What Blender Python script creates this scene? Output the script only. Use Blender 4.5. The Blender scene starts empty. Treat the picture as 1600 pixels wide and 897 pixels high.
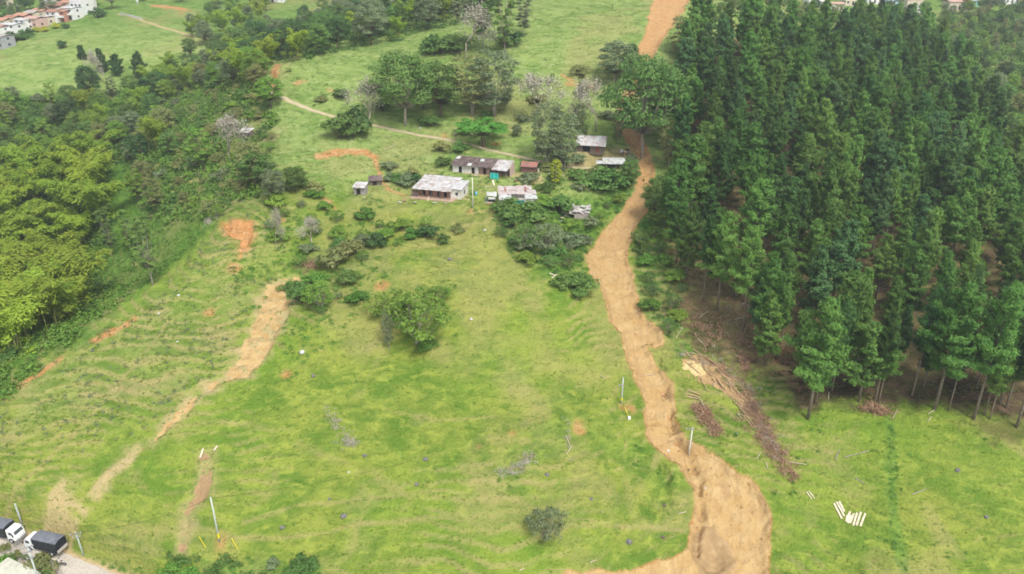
import bpy, math, random
import numpy as np
from mathutils import Vector, Matrix

# ------------------------------------------------------------------ camera, sky, sun, exposure
scene = bpy.context.scene
COL = scene.collection
CAM_H, PITCH, FOC = 87.0, math.radians(25.0), 1232.0      # height, downward pitch, focal length for a 1600 wide frame
cam_data = bpy.data.cameras.new('camera')
cam_data.sensor_width = 36.0
cam_data.lens = 36.0 * FOC / 1600.0
cam_data.clip_start = 1.0
cam_data.clip_end = 6000.0
cam = bpy.data.objects.new('camera', cam_data)
COL.objects.link(cam)
cam.location = (0, 0, CAM_H)
cam.rotation_euler = (math.radians(90) - PITCH, 0, 0)
scene.camera = cam

SUN_EL, SUN_AZ = math.radians(56), math.radians(150)       # azimuth clockwise from +Y
world = bpy.data.worlds.new('World')
scene.world = world
world.use_nodes = True
wn = world.node_tree
bg = wn.nodes['Background']
sky = wn.nodes.new('ShaderNodeTexSky')
sky.sky_type = 'NISHITA'
sky.sun_disc = False
sky.sun_elevation = SUN_EL
sky.sun_rotation = SUN_AZ
sky.air_density = 1.0
sky.dust_density = 3.0
cloud = wn.nodes.new('ShaderNodeHueSaturation')      # thin high cloud: the blue of the sky is washed out
cloud.inputs['Saturation'].default_value = 0.5
wn.links.new(sky.outputs[0], cloud.inputs['Color']); wn.links.new(cloud.outputs[0], bg.inputs[0])
bg.inputs[1].default_value = 0.15
sun_data = bpy.data.lights.new('sun', 'SUN')
sun_data.energy = 1.9
sun_data.angle = math.radians(14)
sun_data.color = (1.0, 0.96, 0.88)
sun = bpy.data.objects.new('sun', sun_data)
COL.objects.link(sun)
sd = Vector((math.sin(SUN_AZ) * math.cos(SUN_EL), math.cos(SUN_AZ) * math.cos(SUN_EL), math.sin(SUN_EL)))
sun.rotation_euler = sd.to_track_quat('Z', 'Y').to_euler()
scene.view_settings.view_transform = 'Standard'
scene.view_settings.look = 'None'
scene.view_settings.gamma = 1.0
scene.view_settings.exposure = 0.85
scene.render.engine = 'CYCLES'
scene.cycles.max_bounces = 10
scene.cycles.diffuse_bounces = 8
scene.cycles.glossy_bounces = 1
scene.cycles.transmission_bounces = 6
scene.cycles.transparent_max_bounces = 4
scene.cycles.volume_bounces = 0
scene.cycles.use_denoising = True
scene.cycles.filter_width = 1.7

SP, CP = math.sin(PITCH), math.cos(PITCH)
rng = np.random.default_rng(11)
random.seed(11)

# ------------------------------------------------------------------ noise and distance helpers
def _hash(ix, iy, s):
    h = (ix.astype(np.int64) * 374761393 + iy.astype(np.int64) * 668265263 + s * 974634777) & 0x7fffffff
    h = ((h ^ (h >> 13)) * 1274126177) & 0x7fffffff
    return ((h ^ (h >> 16)) & 0xffff) / 65535.0

def vnoise(x, y, s=0):
    ix, iy = np.floor(x), np.floor(y)
    fx, fy = x - ix, y - iy
    fx = fx * fx * (3 - 2 * fx); fy = fy * fy * (3 - 2 * fy)
    a = _hash(ix, iy, s); b = _hash(ix + 1, iy, s); c = _hash(ix, iy + 1, s); d = _hash(ix + 1, iy + 1, s)
    return (a + (b - a) * fx) * (1 - fy) + (c + (d - c) * fx) * fy

def fbm(x, y, s=0, o=4):
    t = 0; a = 1; n = 0
    for k in range(o):
        t = t + a * (vnoise(x, y, s + k * 17) - 0.5); n += a
        x = x * 2.03 + 11.3; y = y * 2.03 - 7.1; a *= 0.5
    return t / n * 2

def sstep(a, b, x):
    t = np.clip((x - a) / (b - a), 0, 1)
    return t * t * (3 - 2 * t)

def seg_dist(X, Y, pts, closed=False):
    """distance to a polyline and the parameter (index + t) of the nearest point"""
    best = np.full(X.shape, 1e9); par = np.zeros(X.shape)
    n = len(pts)
    for i in range(n if closed else n - 1):
        ax, ay = pts[i][0], pts[i][1]; bx, by = pts[(i + 1) % n][0], pts[(i + 1) % n][1]
        dx, dy = bx - ax, by - ay
        L = dx * dx + dy * dy + 1e-9
        t = np.clip(((X - ax) * dx + (Y - ay) * dy) / L, 0, 1)
        d = np.hypot(X - ax - t * dx, Y - ay - t * dy)
        m = d < best
        best = np.where(m, d, best); par = np.where(m, i + t, par)
    return best, par

def sdf(X, Y, poly):
    d, _ = seg_dist(X, Y, poly, True)
    ins = np.zeros(X.shape, bool)
    n = len(poly)
    for i in range(n):
        ax, ay = poly[i][:2]; bx, by = poly[(i + 1) % n][:2]
        if ay == by: continue
        c = ((ay > Y) != (by > Y)) & (X < (bx - ax) * (Y - ay) / (by - ay) + ax)
        ins ^= c
    return np.where(ins, -d, d)

# ------------------------------------------------------------------ the lie of the land
def unproj(px, py, z):
    u = (px - 800) / FOC; v = (448.5 - py) / FOC
    d = (CAM_H - z) / (SP - v * CP)
    return (u * d, d * (CP + v * SP), z)

SURVEY = [  # points of the hillside: bearing (px, py) seen from the drone and elevation in metres
 (800,897,-9),(700,780,-4),(700,650,1.5),(700,500,10),(700,360,18),(690,290,22),(760,250,26),(760,225,28),(700,200,30),
 (650,150,36.5),(640,100,43),(600,60,47),(520,75,44),(450,95,42),(750,40,51.5),(800,20,54),(800,100,44),(957,10,56),(1040,0,58),(900,150,36),
 (925,225,27),(1000,240,25),(1010,300,19),(860,320,19.5),(960,380,13),(880,420,14),(970,470,7),(1020,560,1.5),(1040,650,-3),(1100,750,-8),(1150,860,-13),
 (1150,897,-14.5),(1200,700,-4),(1300,760,-6.5),(1400,640,0.5),(1400,780,-6),(1400,897,-12),(1600,897,-11.5),(1600,660,2),(1250,500,7.5),
 (1120,400,14),(1400,500,7),(1400,400,12),(1400,300,18),(1400,200,25),(1400,120,31),(1380,60,36),(1350,20,40),
 (1560,150,22),(1600,50,31),(1060,60,50),(1150,120,40),(1150,200,32),(1150,300,22),(1150,560,3.5),(900,560,5),(900,700,-1.5),(850,640,1.5),(960,800,-6.5),
 (820,480,11),(600,440,15.2),(640,410,17.2),(560,472,13.3),(600,600,4.8),(440,440,13.4),(440,640,3.6),(500,520,10.9),(450,500,9.9),(430,580,6.3),(380,600,6.2),(700,560,6.2),
 (0,605,6),(100,550,9),(240,450,14),(330,360,19),(400,330,21.5),(450,300,24),(500,240,28.5),(420,130,40),(480,180,34),(540,270,24.5),(600,330,20),
 (0,760,-2),(0,830,-8),(60,860,-10),(200,890,-11.3),(0,897,-12.5),(200,700,1),(150,610,5),(280,600,6),(400,540,8.3),(300,800,-4.5),(400,880,-9.3),(550,880,-9),
 (180,480,1),(230,350,7),(290,300,16),(100,400,-4),(50,500,-7),(300,200,24),(380,220,27),(200,250,12),(50,250,8),(0,350,0),
 (100,150,20),(50,120,27),(100,60,36),(180,30,40),(60,50,36),(0,70,33),(300,60,36),(300,100,29),(350,10,42),(500,60,33),(615,15,44),(10,5,42),
]
CP_PTS = [unproj(*s) for s in SURVEY]
CP_PTS += [(0,40,-20),(-120,50,-22),(120,50,-24),(-350,60,-28),(350,60,-26),(-350,150,-18),(330,150,8),(330,300,24),(-350,300,4),(-420,450,30),(420,450,34),
           (0,560,56),(-400,600,60),(400,600,60),(-200,560,55),(200,560,58),(0,800,95),(-700,800,100),(700,800,100),(0,1200,170),(-900,1300,190),(900,1300,190),(-900,100,-40),(900,100,0),
           (0,1780,260),(-1200,1780,280),(1200,1780,280),(-160,150,-12),(-135,175,-9)]
P = np.array(CP_PTS)
def _tps(P, lam=6.0):
    n = len(P); S = 100.0
    x = P[:, 0] / S; y = P[:, 1] / S
    r2 = (x[:, None] - x) ** 2 + (y[:, None] - y) ** 2
    K = 0.5 * r2 * np.log(r2 + 1e-12)
    A = np.zeros((n + 3, n + 3)); A[:n, :n] = K + np.eye(n) * lam * 1e-3
    A[:n, n] = A[n, :n] = 1; A[:n, n + 1] = A[n + 1, :n] = x; A[:n, n + 2] = A[n + 2, :n] = y
    w = np.linalg.solve(A, np.concatenate([P[:, 2], np.zeros(3)]))
    def f(X, Y):
        X = X / S; Y = Y / S
        Z = w[n] + w[n + 1] * X + w[n + 2] * Y
        for i in range(n):
            r2 = (X - x[i]) ** 2 + (Y - y[i]) ** 2
            Z = Z + w[i] * 0.5 * r2 * np.log(r2 + 1e-12)
        return Z
    return f
GS = 2.5
GX0, GX1, GY0, GY1 = -1250, 1250, 0, 1850
_gx = np.arange(GX0, GX1 + GS, GS); _gy = np.arange(GY0, GY1 + GS, GS)
_tf = _tps(P)
BASE = _tf(*np.meshgrid(_gx, _gy))

def base_h(X, Y):
    fx = np.clip((X - GX0) / GS, 0, len(_gx) - 1.001); fy = np.clip((Y - GY0) / GS, 0, len(_gy) - 1.001)
    ix = fx.astype(int); iy = fy.astype(int); fx = fx - ix; fy = fy - iy
    return (BASE[iy, ix] * (1 - fx) + BASE[iy, ix + 1] * fx) * (1 - fy) + (BASE[iy + 1, ix] * (1 - fx) + BASE[iy + 1, ix + 1] * fx) * fy

_D = np.concatenate([np.arange(95, 420, 0.6), np.arange(420, 1500, 4.0)])
def hit(px, py, hf=None):
    """where the line of sight of a bearing meets the ground"""
    u = (px - 800) / FOC; v = (448.5 - py) / FOC
    X = u * _D; Y = _D * (CP + v * SP); Z = CAM_H - _D * (SP - v * CP)
    g = (hf or base_h)(X, Y)
    below = np.nonzero(Z < g)[0]
    i = below[0] if len(below) else len(_D) - 1
    i = max(i, 1)
    a = Z[i - 1] - g[i - 1]; b = Z[i] - g[i]
    t = a / (a - b + 1e-9) if len(below) else 1
    t = min(max(t, 0), 1)
    return (X[i - 1] + (X[i] - X[i - 1]) * t, Y[i - 1] + (Y[i] - Y[i - 1]) * t, _D[i - 1] + (_D[i] - _D[i - 1]) * t)
def W(pts):
    return [hit(*p)[:2] for p in pts]

# ---- outlines of worked or bare ground, as ground positions
MUD = W([(1022,-4),(1012,40),(1003,60),(998,80),(988,105),(975,140),(962,180),(962,196),(975,210),(990,235),(1000,260),(995,280),(990,300),(970,330),(955,350),(935,370),
         (917,400),(918,430),(935,450),(948,480),(955,505),(966,520),(972,540),(974,558),(985,575),(997,600),(1010,630),(1004,648),(1007,680),(1022,702),(1045,722),(1065,742),(1078,762),
         (1083,782),(1083,805),(1080,835),(1076,855),(1050,872),(960,889),(890,896),(860,912),(940,960),(1040,1040),(1230,1060),(1215,960),(1197,880),(1200,850),(1206,820),(1205,795),(1195,780),(1175,758),
         (1150,738),(1122,718),(1086,700),(1066,678),(1058,650),(1056,625),(1050,600),(1032,572),(1014,552),(1012,543),(1033,541),(1034,532),(1028,518),(1008,500),(998,478),(990,455),(988,430),
         (983,400),(988,375),(997,352),(1010,330),(1017,302),(1021,280),(1020,262),(1014,235),(1004,214),(990,195),(992,170),(1002,140),(1014,105),(1026,80),(1035,60),(1052,40),(1066,20),(1090,-4)])
SLIDE = W([(432,438),(466,430),(476,440),(462,462),(450,500),(434,532),(414,562),(390,588),(350,598),(320,622),(290,652),(260,675),(225,702),(205,714),(200,706),(240,677),(280,637),(318,602),
           (345,583),(368,558),(383,530),(398,500),(403,465),(415,448)])
SCRAPE = W([(312,708),(332,710),(335,745),(327,780),(307,803),(299,840),(296,872),(272,870),(277,830),(284,795),(299,770),(310,745)])
SCAR = W([(347,350),(394,347),(400,362),(390,385),(376,406),(371,380),(352,366)])
ROAD = W([(-60,818),(0,843),(50,865),(95,886),(150,908),(230,945)])
TRACK = W([(418,118),(417,132),(430,145),(452,158),(485,171),(520,181),(560,190),(600,199),(650,210),(700,218),(740,227),(775,236),(820,246),(860,256),(905,262),(950,262)])
GULLY = W([(1018,540),(1030,575),(1036,610),(1046,640),(1052,662),(1066,690),(1082,727),(1094,760),(1093,800),(1087,830),(1085,852)])
POOL = hit(1108, 862)
HOLLOW = W([(772,765),(798,705),(850,660),(905,650),(960,680),(1010,703),(1058,742),(1050,800),(950,835),(850,825),(790,805)])
ROAD_Z = [base_h(np.array([p[0]]), np.array([p[1]]))[0] - 0.3 for p in ROAD]
TRACK_Z = [base_h(np.array([p[0]]), np.array([p[1]]))[0] - 0.1 for p in TRACK]
PADS = []      # levelled ground under buildings: (cx, cy, rot, half w, half d, z)
def bbox(pts, m):
    a = np.array(pts)[:, :2]
    return a[:, 0].min() - m, a[:, 0].max() + m, a[:, 1].min() - m, a[:, 1].max() + m
def inbox(X, Y, b):
    return (X > b[0]) & (X < b[1]) & (Y > b[2]) & (Y < b[3])

def mud_sdf(X, Y):
    out = np.full(X.shape, 9.0)
    m = inbox(X, Y, MB_)
    if m.any():
        x, y = X[m], Y[m]
        out[m] = sdf(x, y, MUD) + 1.2 * fbm(x / 4.1, y / 5.2, 5, 5) + 0.3 * fbm(x / 1.1, y / 1.1, 9, 3)
    return out
HB_ = bbox(HOLLOW, 3); MB_ = bbox(MUD, 4); SB_ = bbox(SLIDE, 4); RB_ = bbox(ROAD, 10); TB_ = bbox(TRACK, 8); GB_ = bbox(GULLY, 4); CB_ = bbox(SCRAPE, 4); AB_ = bbox(SCAR, 4)

def H(X, Y):
    X = np.asarray(X, float); Y = np.asarray(Y, float)
    shp = X.shape
    X = X.ravel(); Y = Y.ravel()
    z = base_h(X, Y)
    near = 1 - sstep(420, 700, Y)
    damp = np.ones(X.shape)
    det = 0.9 * fbm(X / 17, Y / 17, 1, 3) + 0.42 * fbm(X / 4.5, Y / 4.5, 2, 3)
    # cattle terraces that follow the contours
    lev = z / 0.95 + 1.6 * fbm(X / 14, Y / 14, 3, 3)
    fr = lev - np.floor(lev)
    tmask = sstep(-0.25, 0.35, fbm(X / 22, Y / 22, 4, 2)) * near
    det = det + 0.75 * tmask * (sstep(0.0, 0.35, fr) - fr)
    far = sstep(450, 800, Y)
    det = det + far * 14 * fbm(X / 160, Y / 160, 6, 5)
    m = inbox(X, Y, TB_)
    if m.any():
        d, t = seg_dist(X[m], Y[m], TRACK)
        zp = np.interp(t, np.arange(len(TRACK_Z)), TRACK_Z)
        w = 1 - sstep(1.2, 3.2, d)
        z[m] = z[m] * (1 - w) + zp * w; damp[m] *= 1 - 0.85 * w
    m = inbox(X, Y, RB_)
    if m.any():
        d, t = seg_dist(X[m], Y[m], ROAD)
        zp = np.interp(t, np.arange(len(ROAD_Z)), ROAD_Z)
        w = 1 - sstep(3.1, 6.2, d)
        z[m] = z[m] * (1 - w) + zp * w; damp[m] *= 1 - 0.92 * w
    for (cx, cy, r, hw, hd, zz) in PADS:
        m = (abs(X - cx) < hw + hd + 6) & (abs(Y - cy) < hw + hd + 6)
        if not m.any(): continue
        lx = (X[m] - cx) * math.cos(r) + (Y[m] - cy) * math.sin(r); ly = -(X[m] - cx) * math.sin(r) + (Y[m] - cy) * math.cos(r)
        d = np.hypot(np.maximum(abs(lx) - hw, 0), np.maximum(abs(ly) - hd, 0))
        w = 1 - sstep(0.4, 3.0, d)
        z[m] = z[m] * (1 - w) + zz * w; damp[m] *= 1 - w
    s = mud_sdf(X, Y)
    mu = sstep(0.0, 1.4, -s)
    z = z - 0.75 * mu
    damp = damp * (1 - 0.5 * mu)
    z = z + mu * (0.5 * fbm(X / 2.6, Y / 3.0, 21, 5) + 0.16 * fbm(X / .6, Y / .6, 22, 2))
    m = inbox(X, Y, GB_)
    if m.any():
        d, t = seg_dist(X[m] + 0.8 * fbm(X[m] / 2, Y[m] / 2, 31, 2), Y[m] + 0.8 * fbm(X[m] / 2, Y[m] / 2, 32, 2), GULLY)
        wd = 0.55 + 0.5 * vnoise(t * 3, t * 0, 33)
        z[m] = z[m] - (0.4 + 0.6 * vnoise(t * 6, t * 0 + 3, 34)) * (1 - sstep(wd * 0.3, wd * 1.8, d)) * 1.7 * sstep(.3, .5, vnoise(t * 2.3, t * 0 + 9, 36))
    d = np.hypot(X - POOL[0], (Y - POOL[1]) * 1.0)
    z = z - 0.7 * (1 - sstep(2.0, 3.6, d + 0.7 * fbm(X / 2, Y / 2, 35, 2)))
    m = inbox(X, Y, HB_)
    if m.any():
        x, y = X[m], Y[m]
        z[m] = z[m] - 1.7 * sstep(-.3, 1.6, -(sdf(x, y, HOLLOW) + 1.2 * fbm(x / 4, y / 4, 45, 3))) * sstep(HB_[2] + 3, HB_[3] - 9, y)
    for bx, pl, dep in ((SB_, SLIDE, 0.6), (CB_, SCRAPE, 0.4), (AB_, SCAR, 0.8)):
        m = inbox(X, Y, bx)
        if m.any():
            x, y = X[m], Y[m]
            q = sdf(x, y, pl) + 0.8 * fbm(x / 3, y / 3, 41, 3)
            z[m] = z[m] - dep * sstep(0, 1.1, -q) + 0.2 * sstep(0, 1, -q) * fbm(x / 1.3, y / 1.3, 43, 2)
    return (z + det * damp).reshape(shp)
def h1(x, y):
    return float(H(np.array([x]), np.array([y]))[0])

def G(px, py):
    """ground point under a bearing, with its distance along the optical axis"""
    x, y, d = hit(px, py, H)
    return x, y, h1(x, y), d

# ------------------------------------------------------------------ mesh helpers
def np_mesh(name, V, F, mat=None, smooth=False, cols=None):
    V = np.asarray(V, np.float32); F = np.asarray(F, np.int32)
    me = bpy.data.meshes.new(name)
    k = F.shape[1]
    me.vertices.add(len(V)); me.vertices.foreach_set('co', V.ravel())
    me.loops.add(F.size); me.loops.foreach_set('vertex_index', F.ravel())
    me.polygons.add(len(F))
    me.polygons.foreach_set('loop_start', np.arange(0, F.size, k, dtype=np.int32))
    me.polygons.foreach_set('loop_total', np.full(len(F), k, np.int32))
    if smooth: me.polygons.foreach_set('use_smooth', np.ones(len(F), bool))
    if mat: me.materials.append(mat)
    me.update(calc_edges=True)
    if cols is not None:
        for nm, arr in cols.items():
            a = me.attributes.new(nm, 'FLOAT', 'POINT'); a.data.foreach_set('value', np.asarray(arr, np.float32).ravel())
    return me

def link(name, me, parent=None, loc=None):
    o = bpy.data.objects.new(name, me); COL.objects.link(o)
    if parent: o.parent = parent
    if loc is not None: o.location = loc
    return o

def tag(o, label=None, cat=None, group=None, kind=None):
    if label: o['label'] = label
    if cat: o['category'] = cat
    if group: o['group'] = group
    if kind: o['kind'] = kind
    return o

def thing(name, label, cat, loc, rz=0, group=None, s=1.0):
    o = bpy.data.objects.new(name, None); COL.objects.link(o)
    o.location = loc; o.rotation_euler = (0, 0, rz); o.scale = (s, s, s) if not isinstance(s, tuple) else s
    o.empty_display_size = 0.3
    return tag(o, label, cat, group)

def copy_tree(root, loc, rz, s, label, group=None):
    r = root.copy(); COL.objects.link(r)
    r.location = loc; r.rotation_euler = (0, 0, rz); r.scale = (s, s, s) if not isinstance(s, tuple) else s
    r['label'] = label
    if group: r['group'] = group
    elif 'group' in r: del r['group']
    for ch in root.children:
        c = ch.copy(); COL.objects.link(c); c.parent = r
        for g in ch.children:
            d = g.copy(); COL.objects.link(d); d.parent = c
    return r

class MB:
    """collects boxes, bars and sheets; build() links them as one mesh object"""
    def __init__(s): s.v = []; s.f = []
    def box(s, c, d, rz=0, rx=0, ry=0):
        M = Matrix.Translation(c) @ Matrix.Rotation(rz, 4, 'Z') @ Matrix.Rotation(ry, 4, 'Y') @ Matrix.Rotation(rx, 4, 'X')
        n = len(s.v)
        for x in (-.5, .5):
            for y in (-.5, .5):
                for z in (-.5, .5): s.v.append(tuple(M @ Vector((x * d[0], y * d[1], z * d[2]))))
        s.f += [tuple(n + i for i in q) for q in ((0,1,3,2),(4,6,7,5),(0,4,5,1),(2,3,7,6),(0,2,6,4),(1,5,7,3))]
    def tube(s, pts, rad, n=6):
        pts = [Vector(p) for p in pts]
        if not isinstance(rad, (list, tuple)): rad = [rad] * len(pts)
        st = len(s.v)
        for i, p in enumerate(pts):
            t = (pts[min(i + 1, len(pts) - 1)] - pts[max(i - 1, 0)]).normalized()
            a = t.orthogonal().normalized(); b = t.cross(a)
            for k in range(n):
                w = 2 * math.pi * k / n
                s.v.append(tuple(p + (a * math.cos(w) + b * math.sin(w)) * rad[i]))
        for i in range(len(pts) - 1):
            for k in range(n):
                a0 = st + i * n + k; a1 = st + i * n + (k + 1) % n
                s.f.append((a0, a1, a1 + n, a0 + n))
        s.f.append(tuple(st + k for k in range(n))[::-1]); e = st + (len(pts) - 1) * n
        s.f.append(tuple(e + k for k in range(n)))
    def poly(s, pts, th=None):
        """prism from a flat outline given in 3D, thickness along -normal"""
        pts = [Vector(p) for p in pts]; n = len(s.v); k = len(pts)
        nr = (pts[1] - pts[0]).cross(pts[2] - pts[0]).normalized() * (th or 0.05)
        s.v += [tuple(p) for p in pts] + [tuple(p - nr) for p in pts]
        s.f.append(tuple(range(n, n + k))); s.f.append(tuple(range(n + 2 * k - 1, n + k - 1, -1)))
        for i in range(k):
            j = (i + 1) % k
            s.f.append((n + i, n + k + i, n + k + j, n + j))
    def mesh(s, name, mat, smooth=False):
        me = bpy.data.meshes.new(name); me.from_pydata(s.v, [], s.f)
        if mat: me.materials.append(mat)
        if smooth: me.polygons.foreach_set('use_smooth', np.ones(len(me.polygons), bool))
        me.update(); return me
    def build(s, name, mat, parent=None, smooth=False):
        return link(name, s.mesh(name, mat, smooth), parent)

# ------------------------------------------------------------------ materials
class NT:
    def __init__(s, name):
        s.m = bpy.data.materials.new(name); s.m.use_nodes = True
        s.t = s.m.node_tree; s.b = s.t.nodes['Principled BSDF']; s.b.inputs['Specular IOR Level'].default_value = 0.15
        s.b.inputs['Roughness'].default_value = 0.9
    def n(s, ty, **kw):
        x = s.t.nodes.new(ty)
        for k, v in kw.items(): setattr(x, k, v)
        return x
    def l(s, a, b): s.t.links.new(a, b)
    def noise(s, scale, detail=4, vec=None, rough=0.55, dist=0):
        x = s.n('ShaderNodeTexNoise'); x.inputs['Scale'].default_value = scale; x.inputs['Detail'].default_value = detail
        x.inputs['Roughness'].default_value = rough; x.inputs['Distortion'].default_value = dist
        s.l(vec if vec is not None else s.pos(), x.inputs['Vector']); return x.outputs['Fac']
    def pos(s):
        if not hasattr(s, '_p'): s._p = s.n('ShaderNodeNewGeometry').outputs['Position']
        return s._p
    def objco(s):
        if not hasattr(s, '_o'): s._o = s.n('ShaderNodeTexCoord').outputs['Object']
        return s._o
    def scaled(s, v, sc):
        x = s.n('ShaderNodeVectorMath', operation='MULTIPLY'); s.l(v, x.inputs[0]); x.inputs[1].default_value = sc; return x.outputs[0]
    def rmp(s, fac, a, b, lo=0.0, hi=1.0):
        x = s.n('ShaderNodeMapRange'); s.l(fac, x.inputs[0]); x.inputs[1].default_value = a; x.inputs[2].default_value = b
        x.inputs[3].default_value = lo; x.inputs[4].default_value = hi; return x.outputs[0]
    def mth(s, op, a, b):
        x = s.n('ShaderNodeMath', operation=op)
        for i, q in enumerate((a, b)):
            if isinstance(q, (int, float)): x.inputs[i].default_value = q
            else: s.l(q, x.inputs[i])
        return x.outputs[0]
    def mix(s, fac, a, b, blend='MIX'):
        x = s.n('ShaderNodeMix', data_type='RGBA', blend_type=blend)
        for q, sock in ((fac, x.inputs[0]), (a, x.inputs[6]), (b, x.inputs[7])):
            if isinstance(q, (int, float)): sock.default_value = q
            elif isinstance(q, tuple): sock.default_value = (*q, 1)
            else: s.l(q, sock)
        return x.outputs[2]
    def attr(s, n): 
        x = s.n('ShaderNodeAttribute', attribute_name=n); return x.outputs['Fac']
    def rand(s): return s.n('ShaderNodeObjectInfo').outputs['Random']
    def bump(s, h, strength, dist):
        x = s.n('ShaderNodeBump'); x.inputs['Strength'].default_value = strength; x.inputs['Distance'].default_value = dist
        s.l(h, x.inputs['Height']); s.l(x.outputs[0], s.b.inputs['Normal'])
    def col(s, c): s.l(c, s.b.inputs['Base Color']) if not isinstance(c, tuple) else setattr(s.b.inputs['Base Color'], 'default_value', (*c, 1))

def m_soil(name, a, b, c, scale=1.0):
    t = NT(name)
    k = t.mix(t.rmp(t.noise(0.25 * scale, 5), .35, .65), a, b)
    k = t.mix(t.rmp(t.noise(1.3 * scale, 5, dist=.6), .5, .72), k, c)
    k = t.mix(t.rmp(t.noise(3.5 * scale, 3), .45, .75, 0, .35), k, (a[0] * .5, a[1] * .5, a[2] * .5))
    t.col(k); t.bump(t.noise(2.2 * scale, 6), .8, .25)
    return t.m

def m_leaf(name, a, b, c=None, trans=0.25, big=0.5, var=0.35):
    """foliage: two greens in patches, a third here and there, a shift from plant to plant"""
    t = NT(name)
    o = t.objco()
    k = t.mix(t.rmp(t.noise(big, 3, o), .35, .65), a, b)
    if c: k = t.mix(t.rmp(t.noise(big * 2.7, 2, o), .58, .7), k, c)
    hs = t.n('ShaderNodeHueSaturation')
    r = t.rand()
    t.l(t.rmp(r, 0, 1, 1.16 - var, 1.16 + var), hs.inputs['Value'])
    t.l(t.rmp(t.mth('FRACT', t.mth('MULTIPLY', r, 7.3), 0), 0, 1, .485, .512), hs.inputs['Hue'])
    t.l(k, hs.inputs['Color'])
    k = hs.outputs[0]
    t.col(k)
    t.b.inputs['Specular IOR Level'].default_value = 0.2; t.b.inputs['Roughness'].default_value = 0.65
    tr = t.n('ShaderNodeBsdfTranslucent'); t.l(k, tr.inputs[0])
    mx = t.n('ShaderNodeMixShader'); mx.inputs[0].default_value = trans
    t.l(t.b.outputs[0], mx.inputs[1]); t.l(tr.outputs[0], mx.inputs[2])
    t.l(mx.outputs[0], t.t.nodes['Material Output'].inputs[0])
    return t.m

def m_plain(name, c, c2=None, scale=3.0, rough=.8, metal=0.0, bump=0.0, obj=True, lo=.35, hi=.65):
    t = NT(name)
    if c2 is None: c2 = tuple(q * .75 for q in c)
    v = t.objco() if obj else t.pos()
    n = t.noise(scale, 5, v)
    t.col(t.mix(t.rmp(n, lo, hi), c, c2)); t.b.inputs['Roughness'].default_value = rough; t.b.inputs['Metallic'].default_value = metal
    if bump: t.bump(n, .6, bump)
    return t.m

def m_sheet(name, a, b, c, period=0.25, axis=0):
    """corrugated sheet: ridges, sheet to sheet shifts of tone and rust"""
    t = NT(name)
    o = t.objco()
    sep = t.n('ShaderNodeSeparateXYZ'); t.l(o, sep.inputs[0])
    q = t.n('ShaderNodeTexWhiteNoise', noise_dimensions='2D')
    cx = t.n('ShaderNodeCombineXYZ')
    t.l(t.mth('FLOOR', t.mth('DIVIDE', sep.outputs[0], .95), 0), cx.inputs[0]); t.l(t.mth('FLOOR', t.mth('DIVIDE', sep.outputs[1], 2.3), 0), cx.inputs[1])
    t.l(cx.outputs[0], q.inputs[0])
    k = t.mix(q.outputs[0], a, b)
    k = t.mix(t.rmp(t.noise(.9, 5, o, dist=1.0), .47, .6), k, c)
    k = t.mix(t.rmp(t.noise(6, 3, t.scaled(o, (3, .5, 1))), .4, .8, 0, .5), k, tuple(v * .55 for v in a))
    t.col(k); t.b.inputs['Roughness'].default_value = .55; t.b.inputs['Metallic'].default_value = .1
    w = t.mth('SINE', t.mth('MULTIPLY', sep.outputs[axis], 2 * math.pi / period), 0)
    t.bump(w, .8, .05)
    return t.m

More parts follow.
